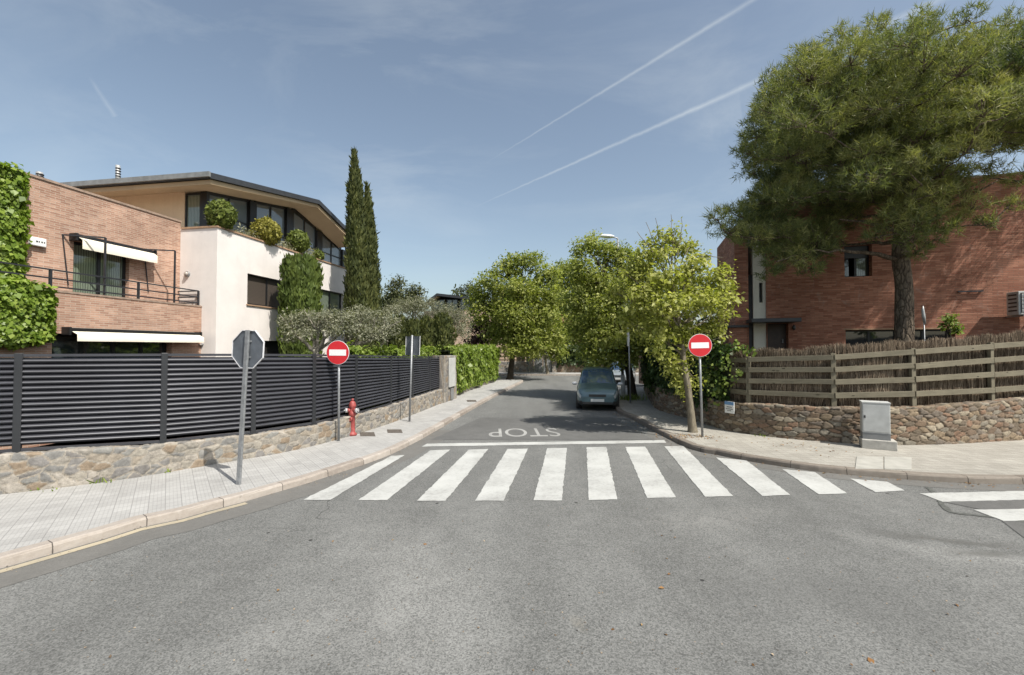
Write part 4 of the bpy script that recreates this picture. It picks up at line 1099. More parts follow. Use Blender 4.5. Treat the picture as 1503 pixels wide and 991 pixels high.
window(A, UP + .16, tw0 + .002, tw1 - .002, 3.152, zwt + .248, brk, 2, (), 'glass_curtain', 'frame', .07, 'balcony_door')
window(A, LO + .22, tl0 + .002, tl1 - .002, .21, 2.848, brk, 4, (), 'glass', 'frame', .07, 'garden_door')
# railing
mb = MB()
for v in (395.5, 408, 420): 
    z = A.hit(78, v, LO)[1]; mb.bar(A.p(-11, LO + .08, z), A.p(-.06, LO + .08, z), .035, .035); mb.bar(A.p(-.06, LO + .08, z), A.p(-.06, UP - .005, z), .035, .035)
zt_ = A.hit(78, 395.5, LO)[1]
for tt in (A.hit(78, 400, LO)[0], A.hit(207, 400, LO)[0], -.06, A.hit(78, 400, LO)[0] * 2 - A.hit(207, 400, LO)[0]):
    mb.bar(A.p(tt, LO + .08, 3.93), A.p(tt, LO + .08, zt_), .05, .05)
mb.build('balcony_railing', M['wroughtiron'], brk, weld=False)
# steel awning frames that stand on the parapet
for (uw, vw, up_, vp_) in ((91, 344.5, 155, 341), (211, 366, 257, 364.5)):
    tw, zw = A.hit(uw, vw, UP); mb = MB()
    tp_, _ = A.hit(up_, vp_, LO + .1)
    a, b, c = A.p(tw, UP, zw), A.p(tp_, LO + .1, zw), A.p(tp_, LO + .1, 3.93)
    mb.bar(a, b, .035, .035); mb.bar(b, c, .04, .04, up=A.e)
    d_ = A.p(tw + .15, UP - .03, zw - 1.35); mb.bar(A.p(tw, UP - .02, zw - .02), d_, .022, .022)
    mb.build('awning_frame', M['wroughtiron'], brk, weld=False)
# awnings
def awning(d, u0, v0, u1, v1, drop, out, name='awning', seg=1):
    ta, za = A.hit(u0, v0, d); tb, zb = A.hit(u1, v1, d); z = (za + zb) / 2
    mb = MB(); A.box(mb, ta, tb, d - .24, d - .004, z - .06, z + .07); A.box(mb, ta - .05, ta, d - .27, d - .002, z - .12, z + .09); A.box(mb, tb, tb + .05, d - .27, d - .002, z - .12, z + .09)
    a = mb.build(name, M['frame'], brk, bevel=.01)
    mb = MB(); n = 28
    def wv(k): return .006 * math.sin(k * .45) + .003 * math.sin(k * 1.1)
    for k in range(n):
        x0, x1 = ta + .02 + (tb - ta - .04) * k / n, ta + .02 + (tb - ta - .04) * (k + 1) / n
        for (o0, y0, o1, y1) in ((.245, -.02, .245 + out, -.10), (.245 + out, -.10, .25 + out, -.10 - drop)):
            e0, e1 = (0, 0) if y0 == -.02 else (1, 1)
            mb.face([A.p(x0, d - o0 + wv(k) * e0, z + y0), A.p(x1, d - o0 + wv(k + 1) * e0, z + y0), A.p(x1, d - o1 + wv(k + 1), z + y1), A.p(x0, d - o1 + wv(k), z + y1)], smooth=True)
    mb.build('cloth', M['awning'], a)
awning(UP, 104, 349, 218, 371, .24, .12)
awning(LO, 93, 484.5, 285, 492, .17, .16)
vent_pipe(58, 280, 253, 14.0, brk)
# alarm box
ta, za = A.hit(52.5, 355.5, UP); c = A.p(ta, UP - .05, za)
t = thing('alarm_box', 'white alarm box on the brick wall beside the tall ivy', 'alarm box', c)
mb = MB(); A.box(mb, ta - .17, ta + .17, UP - .1, UP - .003, za - .11, za + .11); mb.build('case', M['whiteplastic'], t, bevel=.02)
mb = MB(); 
for k, w_ in enumerate((.05, .03, .04, .03)):
    x = ta - .06 + k * .055; A.box(mb, x, x + w_ * .8, UP - .104, UP - .1, za - .015, za + .025)
mb.build('lettering', M['darkplastic'], t)
# --- right brick house ---------------------------------------------------------
Bq = Fr((14.04, 16.0), (.96, -.28))
red = thing('red_brick_house', 'red brick house with flat roof and dark strip windows behind the pine', 'house', Bq.p(0, 0, .1))
HT = 8.45; BL = Bq.hit(1125, 450)[0]
wa, wz1 = Bq.hit(1239, 361); wb = Bq.hit(1279.5, 358)[0]; wz0 = Bq.hit(1239, 407)[1]
sa, sz1 = Bq.hit(1241, 484.5); sb = Bq.hit(1402, 482)[0]
da, dz1 = Bq.hit(1123, 475); db = Bq.hit(1157, 475)[0]
da = BL + .02
mb = MB(); block(mb, Bq, BL, 12, 0, 9, .05, HT, [(wa, wb, wz0, wz1), (sa, sb, sz1 - .75, sz1), (da, db, .9, dz1)], .35); mb.build('wall', M['brick_red'], red)
mb = MB(); Bq.box(mb, BL - .03, 12.03, -.03, .35, HT, HT + .07); Bq.box(mb, BL - .03, 12.03, .35, 9.03, HT + .002, HT + .05); mb.build('roof', M['brick_cap'], red)
w = window(Bq, .26, wa + .002, wb - .002, wz0 + .002, wz1 - .002, red, 2, (), 'glass_curtain', 'frame', .06, skip=(0,))
g = MB(); g.face([Bq.p(wa + .01, .272, wz0 + .01), Bq.p((wa + wb) / 2 - .2, .272, wz0 + .01), Bq.p((wa + wb) / 2 - .2, .272, wz1 - .01), Bq.p(wa + .01, .272, wz1 - .01)]); g.build('pane', M['glass'], w)
mb = MB(); Bq.box(mb, wa + .06, wb - .06, .18, .225, wz0 + .62 * (wz1 - wz0), wz1 - .004); mb.build('roller_blind', M['fascia'], w)
w = window(Bq, .26, sa + .002, sb - .002, sz1 - .748, sz1 - .002, red, 4, (), 'glass', 'frame', .06)
mb = MB(); Bq.box(mb, sa - .05, sb + .05, -.012, .02, sz1 + .002, sz1 + .05); mb.build('lintel', M['coping'], w)
mb = MB(); Bq.box(mb, da + .002, db - .002, .28, .34, .9, dz1 - .002); dr = mb.build('door', M['door'], red)
mb = MB(); q = Bq.p(db - .14, .25, 2.75); mb.box(q, (.04, .06, .16)); mb.build('handle', M['galv'], dr)
# canopy
ca_, cz = Bq.hit(1103, 470.5, -.9); cb_ = Bq.hit(1176, 470, -.9)[0]
mb = MB(); Bq.box(mb, ca_, cb_, -.95, .6 if False else -.004, cz - .07, cz + .07); mb.build('canopy', M['fascia'], red, bevel=.01)
lq = Bq.hit(1164.5, 481); c = Bq.p(lq[0], -.07, lq[1]); mb = MB(); mb.tube([c + Vector((0, 0, .1)), c, c - Vector((0, 0, .1))], [.03, .07, .03], 8); mb.bar(c, c + Bq.b * .065, .03, .03); mb.build('wall_lamp', M['darkplastic'], red)
# recessed cream bay with a small window, then a brick pier and a dark metal panel
CB = .07
c0 = Bq.hit(1105.5, 440, CB)[0]; cw0, cwz1 = Bq.hit(1114, 415, CB); cw1, cwz0 = Bq.hit(1124, 444, CB)
mb = MB(); block(mb, Bq, c0, BL - .004, CB, 8, .05, 8.0, [(cw0, min(cw1, BL - .1), cwz0, cwz1)], .25); mb.build('bay_wall', M['stucco_off'], red)
window(Bq, CB + .2, cw0 + .002, min(cw1, BL - .1) - .002, cwz0 + .002, cwz1 - .002, red, 1, (), 'glass', 'frame', .05)
q0 = Bq.hit(1097, 440, CB + .1)[0]; mb = MB(); Bq.box(mb, q0, c0 - .003, CB + .1, CB + .6, .05, Bq.hit(1100, 404, CB + .1)[1]); mb.build('metal_panel', M['wroughtiron'], red)
q1, qz = Bq.hit(1078, 372, CB - .1); mb = MB(); Bq.box(mb, q1, q0 - .003, CB - .1, CB + 4, .05, qz + 1.1); mb.build('brick_pier', M['brick_red'], red)
g0, gz = Bq.hit(1070, 481, CB - .3); g1 = Bq.hit(1096, 481, CB - .3)[0]; mb = MB(); Bq.box(mb, g0, g1, CB - .3, CB - .003, .05, gz); mb.build('low_pier', M['brick_red'], red)
mb = MB(); Bq.box(mb, g0 - .08, g1 + .05, CB - .42, CB - .003, gz + .002, gz + .09); mb.build('pier_cap', M['fascia'], red)
# ledge pipe on the wall
l0, lz = Bq.hit(1404, 428.5); l1 = Bq.hit(1441, 427)[0]; mb = MB(); mb.bar(Bq.p(l0, -.06, lz), Bq.p(l1, -.06, lz), .05, .05); mb.bar(Bq.p(l1 - .03, -.035, lz), Bq.p(l1 - .03, -.002, lz), .05, .05); mb.bar(Bq.p(l0 + .05, -.035, lz), Bq.p(l0 + .05, -.002, lz), .05, .05); mb.build('wall_rail', M['wroughtiron'], red)
# air conditioner on brackets
a0, az1 = Bq.hit(1494.5, 427.5, -.75); _, az0 = Bq.hit(1494.5, 462, -.75)
t = thing('air_conditioner', 'grey air conditioner unit bracketed to the red brick wall', 'air conditioner', Bq.p(a0 + .5, -.4, az0))
mb = MB(); Bq.box(mb, a0, a0 + 1.05, -.75, -.25, az0, az1); mb.build('case', M['cabinet'], t, bevel=.015)
mb = MB()
for k in range(9): x = a0 + .06 + k * .115; Bq.box(mb, x, x + .02, -.772, -.752, az0 + .06, az1 - .06)
for k in range(6): z = az0 + .07 + k * (az1 - az0 - .14) / 5; Bq.box(mb, a0 + .05, a0 + 1.0, -.778, -.774, z - .01, z + .01)
mb.build('grille', M['frame'], t, weld=False)
mb = MB()
for k in range(5): z = az0 + .12 + k * .13; Bq.box(mb, a0 - .012, a0 - .003, -.68, -.34, z, z + .05)
mb.build('side_vent', M['frame'], t, weld=False)
for x in (a0 + .15, a0 + .85): mb = MB(); mb.bar(Bq.p(x, -.75, az0 - .03), Bq.p(x, -.002, az0 - .03), .05, .05); mb.build('bracket', M['galv'], t)
# folded garden parasol behind the brushwood
q = P(1356, 478, 13.4); t = thing('folded_parasol', 'small folded pale grey parasol standing behind the brushwood by the pine trunk', 'parasol', Vector((q.x, q.y, .1)))
mb = MB(); zt_ = P(1356, 452, 13.4).z; mb.tube([(q.x + .05, q.y, .1), (q.x, q.y, zt_)], [.018, .015], 8); mb.build('pole', M['galv'], t)
mb = MB(); mb.tube([(q.x - .01, q.y, zt_ + .06), (q.x - .02, q.y, zt_ - .05), (q.x + .0, q.y, zt_ - .25), (q.x + .03, q.y, zt_ - .5)], [.012, .035, .045, .03], 9); mb.build('cloth', M['chimney'], t)
# --- house beyond the hedge, gabled loft -----------------------------------------
Cq = Fr((-9.2, 46.0), (.986, -.168))
far = thing('loft_house', 'distant house with dark gable roof over glazing, peach walls, beyond the olive crowns', 'house', Cq.p(0, 0, .1))
def cz(u, v, d=0): return Cq.hit(u, v, d)
fl, fz = cz(636, 450); fr_t, _ = cz(672, 450); _, frz = cz(642, 431)
tl, tlz = cz(625, 443, -.8); tr, trz = cz(641, 430.5, -.8); te, tez = cz(690, 436, -.8)
mb = MB(); block(mb, Cq, fl - 1, fr_t + 6, 0, 8, .1, 6.3); mb.build('wall', M['stucco_peach'], far)
mb = MB(); base = [Cq.p(tl, -.8, tlz), Cq.p(tr, -.8, trz), Cq.p(tr, 8, trz), Cq.p(tl, 8, tlz)]; mb.hexa([q - Vector((0, 0, .25)) for q in base], base)
base = [Cq.p(tr, -.8, trz), Cq.p(te, -.8, tez), Cq.p(te, 8, tez), Cq.p(tr, 8, trz)]; mb.hexa([q - Vector((0, 0, .25)) for q in base], base); rf2 = mb.build('roof', M['fascia'], far)
mb = MB(); base = [Cq.p(tl + .1, -.7, tlz - .255), Cq.p(tr, -.7, trz - .255), Cq.p(tr, 7.9, trz - .255), Cq.p(tl + .1, 7.9, tlz - .255)]; mb.hexa([q - Vector((0, 0, .06)) for q in base], base); mb.build('soffit', M['soffit'], rf2)
for a, b in ((fl, (fl + fr_t) / 2 - .1), ((fl + fr_t) / 2 + .1, fr_t), (fr_t + .2, fr_t + 2.4)):
    window(Cq, .06, a, b, 6.302, 7.5, far, 2, (), 'glass_blue', 'frame', .09)
mb = MB(); Cq.box(mb, fl - .3, fr_t + 6, .3, 7.5, 6.31, 7.3); mb.build('loft_wall', M['frame'], far)
# --- terracotta house glimpsed at the street end ----------------------------------
Dq = Fr((2.5, 56.0), (.99, -.12))
ter = thing('terracotta_house', 'terracotta rendered house glimpsed between crowns at the street end', 'house', Dq.p(4, 0, .1))
mb = MB(); block(mb, Dq, 0, 12, 0, 8, .1, 5.6, [(1.5, 3, 3.4, 4.8), (5, 6.5, 3.4, 4.8), (8.5, 10, 3.4, 4.8)], .2); mb.build('wall', M['stucco_peach'], ter)
for a in (1.5, 5, 8.5): window(Dq, .15, a + .002, a + 1.498, 3.402, 4.798, ter, 2, (), 'glass')
mb = MB(); base = [Dq.p(-.4, -.4, 5.6), Dq.p(12.4, -.4, 5.6), Dq.p(12.4, 8.4, 5.6), Dq.p(-.4, 8.4, 5.6)]; top = [Dq.p(2, 3.9, 7.2), Dq.p(10, 3.9, 7.2), Dq.p(10, 4.1, 7.2), Dq.p(2, 4.1, 7.2)]; mb.hexa(base, top); mb.build('roof', M['brick_red'], ter)
# --- far side of the cross street: stone wall, gate, rails -----------------------------
def yl(x): return 42.0 - .029 * x
farp = catmull([Vector((-16, yl(-16), SW)), Vector((-4, yl(-4), SW)), Vector((1.6, yl(1.6), SW))], .5)
stone_wall('stone_wall', 'far stone wall with dark rails left of the grey gate across the street', farp, [1.15] * len(farp), M['stone_grey'], res=.07, sx=.4, sy=.25, seed=21)
farq = catmull([Vector((4.3, yl(4.3), SW)), Vector((14, yl(14), SW)), Vector((26, yl(26), SW))], .5)
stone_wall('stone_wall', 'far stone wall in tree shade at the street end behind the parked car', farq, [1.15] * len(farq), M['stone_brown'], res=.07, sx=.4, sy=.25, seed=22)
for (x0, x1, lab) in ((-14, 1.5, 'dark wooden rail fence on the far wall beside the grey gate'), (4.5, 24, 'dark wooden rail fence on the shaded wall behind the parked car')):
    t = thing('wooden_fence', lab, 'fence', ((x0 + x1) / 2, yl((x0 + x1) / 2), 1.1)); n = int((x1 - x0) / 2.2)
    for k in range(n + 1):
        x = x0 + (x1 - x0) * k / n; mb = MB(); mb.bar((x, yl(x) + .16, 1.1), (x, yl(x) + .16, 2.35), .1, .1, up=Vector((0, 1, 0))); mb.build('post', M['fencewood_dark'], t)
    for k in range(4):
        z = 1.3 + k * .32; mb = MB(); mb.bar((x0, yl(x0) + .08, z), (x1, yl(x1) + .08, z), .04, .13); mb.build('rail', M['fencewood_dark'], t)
for x, lab in ((1.85, 'pale stone gate pier on the near side of the grey gate'), (4.05, 'pale stone gate pier between the grey gate and the shaded wall')):
    o = stone_wall('gate_pier', None, [Vector((x - .22, yl(x) - .1, SW)), Vector((x + .22, yl(x) - .1, SW))], [2.2, 2.2], M['stone_grey'], thick=.5, res=.06, seed=int(x * 7)); props(o, lab, 'pier', 'gate piers')
t = thing('metal_gate', 'grey double metal gate across the street end', 'gate', (2.95, yl(2.95) + .1, SW))
for x0, x1 in ((2.1, 2.93), (2.97, 3.8)):
    mb = MB(); mb.bar((x0, yl(x0) + .1, 1.1), (x1, yl(x1) + .1, 1.1), .05, 1.9); lf = mb.build('leaf', M['cabinet_low'], t)
    mb = MB(); 
    for k in range(5): x = x0 + .08 + k * .15; mb.box((x, yl(x) + .06, 1.1), (.03, .02, 1.75))
    mb.build('ribs', M['cabinet'], lf, weld=False)
# brick pier at the driveway on the right
q = G(944, 563, SW); mb = MB(); mb.box((q.x + .1, q.y, 1.0), (.55, .6, 1.8), .17); mb.box((q.x + .1, q.y, 1.93), (.65, .7, .06), .17); o = mb.build('gate_pier', M['brick_pink']); props(o, 'brick gate pier standing past the dark tree trunk beside the driveway', 'pier', 'gate piers')
# ------------------------------------------------------------------ cars
def make_car(name, label, front, heading, paintm, Lc=3.95, W=1.70, H=1.62, plate=True):
    t = thing(name, label, 'car', front, 'cars parked in the street')
    fw = Vector((heading[0], heading[1], 0)).normalized(); rt = Vector((fw.y, -fw.x, 0)); o = Vector(front)
    # stations: y, half width, bottom, belt, top, roof half width factor
    ST = [(0.0, .74, .30, .52, .56, .92), (.06, .84, .22, .62, .70, .92), (.30, .94, .20, .76, .84, .90), (.75, .985, .20, .84, .94, .86), (1.02, 1.0, .20, .88, 1.00, .84), (1.45, 1.0, .20, .91, 1.30, .80), (1.85, 1.0, .20, .92, 1.53, .77),
          (2.2, 1.0, .20, .93, 1.60, .76), (2.9, 1.0, .20, .94, 1.62, .76), (3.4, .985, .20, .95, 1.57, .76), (3.72, .96, .22, .95, 1.36, .79), (3.90, .92, .26, .90, 1.0, .86), (3.95, .84, .34, .62, .68, .92)]
    ST = np.array(ST); ST[:, 0] *= Lc / 3.95; ST[:, 4] *= H / 1.62
    def sec(y):
        hw, bo, be, tp, rw = [np.interp(y, ST[:, 0], ST[:, k]) for k in range(1, 6)]; hw *= W / 2
        return [(hw * .86, bo), (hw * .97, bo + .08), (hw, (bo + be) / 2), (hw * .985, be - .05), (hw * .965, be), (hw * (.965 * .25 + rw * .75), be + (tp - be) * .72), (hw * rw * .93, tp - .03 * min(1, (tp - be) / .3)), (hw * rw * .6, tp), (0, tp + .012)]
    def pt(y, x, z): return o + fw * y + rt * x + Vector((0, 0, z))
    ys = np.unique(np.concatenate([ST[:, 0], np.linspace(0, Lc, 34)]))
    mb = MB()
    for a, b in zip(ys[:-1], ys[1:]):
        sa, sb_ = sec(a), sec(b)
        for sg in (1, -1):
            for k in range(len(sa) - 1):
                mb.face([pt(a, sg * sa[k][0], sa[k][1]), pt(b, sg * sb_[k][0], sb_[k][1]), pt(b, sg * sb_[k + 1][0], sb_[k + 1][1]), pt(a, sg * sa[k + 1][0], sa[k + 1][1])], smooth=True)
    for y in (ys[0], ys[-1]):
        s_ = sec(y); mb.face([pt(y, x, z) for x, z in s_] + [pt(y, -x, z) for x, z in reversed(s_[:-1])])
    mb.face([pt(ys[0], W * .3, .3), pt(ys[-1], W * .3, .3), pt(ys[-1], -W * .3, .3), pt(ys[0], -W * .3, .3)])
    body = mb.build('body', paintm, t)
    def panel(nm, m, y0, y1, k0, k1, sides, lift=.006, n=6, par=t):
        """skin panel that follows the body between section points k0..k1 (fractions allowed)"""
        mb = MB()
        def sp(y, k):
            s_ = sec(y); i = min(int(k), len(s_) - 2); f = k - i; return s_[i][0] + (s_[i + 1][0] - s_[i][0]) * f, s_[i][1] + (s_[i + 1][1] - s_[i][1]) * f
        kk_ = np.linspace(k0, k1, 7)
        for sg in sides:
            for i in range(n):
                ya, yb = y0 + (y1 - y0) * i / n, y0 + (y1 - y0) * (i + 1) / n
                for ka, kb in zip(kk_[:-1], kk_[1:]):
                    q = [pt(ya, sg * sp(ya, ka)[0], sp(ya, ka)[1]), pt(yb, sg * sp(yb, ka)[0], sp(yb, ka)[1]), pt(yb, sg * sp(yb, kb)[0], sp(yb, kb)[1]), pt(ya, sg * sp(ya, kb)[0], sp(ya, kb)[1])]
                    nn_ = (q[1] - q[0]).cross(q[3] - q[0])
                    if nn_.length < 1e-9: continue
                    nn_.normalize(); ce = sum(q, Vector()) / 4 - pt(Lc * .5, 0, .8)
                    if nn_.dot(ce) < 0: nn_ = -nn_
                    mb.face([p + nn_ * lift for p in q], smooth=True)
        return mb.build(nm, m, par)
    ws = panel('windscreen', M['glass_car'], Lc * .265, Lc * .475, 6.05, 8, (1, -1), .007)
    panel('bumper', M['darkplastic'], .0, .30, .05, 1.6, (1, -1), .008); panel('sill', M['darkplastic'], Lc * .29, Lc * .71, .05, 1.1, (1, -1), .006)
    panel('rear_window', M['glass_car'], Lc * .875, Lc * .965, 6.1, 8, (1, -1))
    for sg in (1, -1):
        panel('side_window', M['glass_car'], Lc * .335, Lc * .56, 4.35, 5.75, (sg,)); panel('side_window', M['glass_car'], Lc * .575, Lc * .84, 4.35, 5.75, (sg,))
        # wheels
        for yw in (Lc * .20, Lc * .80):
            c = pt(yw, sg * (W / 2 - .11), .30); ww = []
            mb = MB(); mb.tube([c - rt * .10 * sg, c + rt * .075 * sg, c + rt * .10 * sg], [.30, .30, .27], 22, smooth=False); wh = mb.build('wheel', M['tyre'], t)
            mb = MB(); mb.tube([c + rt * .098 * sg, c + rt * .108 * sg], [.20, .17], 18); mb.build('rim', M['rim'], wh)
            mb = MB(); mb.tube([pt(yw, sg * (W / 2 - .16), .30), pt(yw, sg * (W / 2 + .003), .30)], [.345, .345], 22); mb.build('wheel_arch', M['darkplastic'], t)
        m_ = pt(Lc * .31, sg * (W / 2 + .09), .98); mb = MB(); mb.tube([m_ - rt * .10, m_ - rt * .05, m_ + rt * .05, m_ + rt * .09], [.045, .07, .07, .04], 10); mb.bar(m_ - rt * sg * .02, pt(Lc * .33, sg * W * .47, .93), .04, .04); mb.build('mirror', paintm if not plate else M['signrim'], t)
        panel('headlight', M['headlight'], .02, .36, 2.75, 4.6, (sg,), .014)
    q = pt(-.012, 0, .42); mb = MB(); mb.box(q, (.52, .012, .11), math.atan2(rt.y, rt.x)); mb.build('number_plate', M['plate'], t)
    q = pt(.022, 0, .60); mb = MB(); mb.box(q, (.66, .05, .10), math.atan2(rt.y, rt.x)); mb.build('grille', M['darkplastic'], t)
    q = pt(.01, 0, .31); mb = MB(); mb.box(q, (1.15, .05, .09), math.atan2(rt.y, rt.x)); mb.build('air_intake', M['darkplastic'], t)
    return t, ws, pt
hd_ = (.19, 1)
fc = G(877, 603.5, 0)
car, ws, pt_ = make_car('parked_car', 'grey teal hatchback parked at the kerb, facing the crossing', fc, hd_, M['carpaint'])
make_car('parked_car', 'silver car parked in shade behind the grey teal hatchback', Vector((7.05, 29.3, 0)), (.35, 1), M['carsilver'], 4.3, 1.76, 1.5, False)
# ------------------------------------------------------------------ vegetation
def clump_leaves(clumps, n_total, sub_r=.22, k=2.2, up=.55):
    """leaf points spread through ellipsoid clumps, gathered on little twigs; returns points, normals, tint"""
    vol = np.array([(r[0] * r[1] * r[2]) ** .72 for c, r in clumps]); vol /= vol.sum()
    P_, N_, T_ = [], [], []
    for (c, r), w in zip(clumps, vol):
        n = max(12, int(n_total * w)); ns = max(3, n // 16)
        b = ball(ns, k); sc = np.array(c) + b * np.array(r); ti = rng.normal(0, .13, ns)
        idx = rng.integers(0, ns, n); p = sc[idx] + rng.normal(size=(n, 3)) * sub_r * np.array([1, 1, .6])
        nr = unit(unit(b[idx]) * .55 + np.array([0, 0, up]) + rng.normal(size=(n, 3)) * .55)
        P_.append(p); N_.append(nr); T_.append(np.clip(.5 + ti[idx] + rng.normal(0, .16, n), 0, 1))
    return np.concatenate(P_), np.concatenate(N_), np.concatenate(T_)
def limb(mb, a, b, r0, r1, n=5, wob=.12, sag=0.0):
    a, b = Vector(a), Vector(b); L = (b - a).length; pts = []
    for k in range(n + 1):
        f = k / n; p = a.lerp(b, f)
        if 0 < k < n: p += Vector((random.gauss(0, 1), random.gauss(0, 1), random.gauss(0, .6))) * wob * L * .25
        p.z -= sag * math.sin(math.pi * f) * L
        pts.append(p)
    mb.tube(pts, [r0 + (r1 - r0) * k / n for k in range(n + 1)], 6, cap=False)
    return pts
def tree(name, label, base, trunk_top, clumps, n_leaf, leaf, leafm, barkm, r0, r1=None, group=None, cat='tree', sub_r=.22, aspect=.55, bends=2, k=2.2, up=.55, droop=.3, limbs=True, wobble=.05):
    base, trunk_top = Vector(base), Vector(trunk_top); r1 = r1 or r0 * .55
    t = thing(name, label, cat, base, group)
    mb = MB(); L = (trunk_top - base).length; n = 6
    tp = [base - Vector((0, 0, .05)), base + (trunk_top - base) * .04]; rr = [r0 * 1.45, r0 * 1.1]
    for i in range(1, n + 1):
        f = i / n; tp.append(base.lerp(trunk_top, f) + Vector((random.gauss(0, 1), random.gauss(0, 1), 0)) * wobble * L * .12 * (1 if i < n else 0)); rr.append(r0 + (r1 - r0) * f)
    mb.tube(tp, rr, 10, cap=False)
    if limbs:
        for c, r in clumps:
            c = Vector(c); f = max(.5, min(1, (c.z - base.z) / max(.1, trunk_top.z - base.z) * .75)); a = base.lerp(trunk_top, f)
            pts = limb(mb, a, c, r1 * .62, r1 * .16, 5, .14)
            for _ in range(3): q = pts[random.randint(2, 5)]; limb(mb, q, c + Vector([random.gauss(0, .5) * x for x in r]), r1 * .22, r1 * .07, 3, .15)
    mb.build('trunk', barkm, t, weld=False)
    p, nr, ti = clump_leaves(clumps, n_leaf, sub_r, k, up)
    np_mesh('crown', leaf_quads(p, nr, leaf, aspect, .15, droop), 4, leafm, t, ti)
    return t
def px_clumps(lst, Y, dz=None):
    """(u, v, ru, rv, depth offset) -> centre and radii in metres"""
    out = []
    for (u, v, ru, rv, d) in lst:
        y = Y + d; c = P(u, v, y); out.append((tuple(c), (sz(ru, y), (sz(ru, y) + sz(rv, y)) * .5, sz(rv, y))))
    return out
# --- umbrella-shaped pine ---------------------------------------------------------------
YP = 14.0
pb = P(1326, 560, YP); pb.z = .9
outline = [(1030, 352), (1042, 305), (1088, 285), (1092, 215), (1105, 150), (1140, 95), (1200, 55), (1262, 30), (1340, 18), (1450, 16), (1560, 40), (1640, 110), (1655, 215), (1580, 265), (1500, 235), (1440, 228), (1400, 262), (1395, 325), (1345, 345), (1295, 300), (1252, 322), (1212, 388), (1150, 398), (1110, 372), (1075, 350)]
def inside(u, v, poly):
    c = False
    for (x0, y0), (x1, y1) in zip(poly, poly[1:] + poly[:1]):
        if (y0 > v) != (y1 > v) and u < (x1 - x0) * (v - y0) / (y1 - y0) + x0: c = not c
    return c
def proj(p):
    d = Vector(p) - Vector((0, 0, CAMH)); yy = d.y * cp + d.z * sp; zz = -d.y * sp + d.z * cp
    return CX + F * d.x / yy, CY - F * zz / yy
pine_cl = []
tries = 0
pcx, pcz = pb.x + .55, P(0, 195, YP).z
while len(pine_cl) < 300 and tries < 60000:
    tries += 1
    b = ball(1, 2.3)[0]; c = (pcx + b[0] * 6.2, YP + .4 + b[1] * 4.3, pcz + b[2] * 4.7)
    if c[2] < 4.6: continue
    if c[2] > 2.5 + 10.4 - .035 * ((c[0] - pb.x) ** 2 + (c[1] - YP) ** 2) * 1.0: continue
    if c[1] > 16.9 - .49 * (c[0] - 13.0) and c[2] < 8.9: continue   # stays clear of the house
    u, v = proj(c)
    rr = random.uniform(.45, .8); e = rr * F / c[1] * .8
    if all(inside(u + dx * e, v + dy * e, outline) for dx, dy in ((1, 0), (-1, 0), (0, 1), (0, -1))) and all((Vector(c) - Vector(q[0])).length > .62 for q in pine_cl):
        pine_cl.append((c, rr))
for (u, v, d, rr) in ((1062, 335, -.6, .42), (1085, 312, -.3, .5), (1105, 345, -.5, .5), (1135, 372, -.2, .5), (1110, 300, .2, .5), (1170, 378, -.6, .45), (1052, 318, -.8, .3), (1200, 372, -.3, .4), (1150, 340, -.6, .5), (1370, 330, -1.0, .35), (1385, 300, -.8, .4), (1410, 275, -1.2, .4), (1460, 250, -1.2, .4), (1500, 262, -1.4, .4), (1430, 300, -1.4, .35), (1300, 330, -1.3, .45), (1335, 345, -1.4, .42), (1365, 350, -1.2, .4), (1320, 312, -1.5, .5), (1390, 335, -1.3, .36), (1285, 345, -1.2, .3), (1350, 320, -1.6, .45), (1410, 320, -1.0, .32), (1345, 368, -1.0, .28), (1480, 300, -1.5, .3), (1455, 325, -1.5, .28), (1130, 395, -.4, .4), (1190, 392, -.5, .4), (1160, 355, .2, .6), (1120, 325, .3, .6), (1210, 345, .2, .5), (1090, 340, 0, .5),
                      (1096, 222, -.3, .4), (1108, 190, 0, .45), (1100, 250, .3, .4), (1125, 150, .3, .4), (1140, 112, 0, .45), (1180, 78, 0, .45), (1235, 52, .2, .45), (1290, 36, 0, .4), (1350, 28, .3, .4), (1420, 26, -.2, .4), (1490, 28, .2, .45)):
    pine_cl.append((tuple(P(u, v, YP + d)), rr))
t = thing('pine_tree', 'big spreading pine tree behind the wooden fence, before the red brick house', 'tree', pb)
mb = MB()
apex = P(1338, 75, YP + .3); kn = [pb - Vector((0, 0, .9)), pb, P(1327, 430, YP), P(1322, 370, YP), P(1328, 280, YP + .1), P(1334, 180, YP + .2), apex]
rad = [.34, .26, .225, .215, .17, .12, .04]
kt = catmull(kn, .14); zz = [p.z for p in kn]; nodes = [(p, 0.0, .12) for p in kt if p.z > 5.3]
mb.tube(kt, [float(np.interp(p.z, zz, rad)) for p in kt], 40, cap=False)
for i, p in enumerate(kt):
    for k in range(40):
        q = mb.v[i * 40 + k]; mb.v[i * 40 + k] = p + (q - p) * (1 + .045 * math.sin(k * 1.9 + 1.3 * math.sin(i * .31)) + .03 * math.sin(k * .7 - i * .4) + random.uniform(-.025, .025))
needP, needD, needT = [], [], []
pine_cl.sort(key=lambda q: math.hypot(q[0][0] - pb.x, q[0][1] - YP))
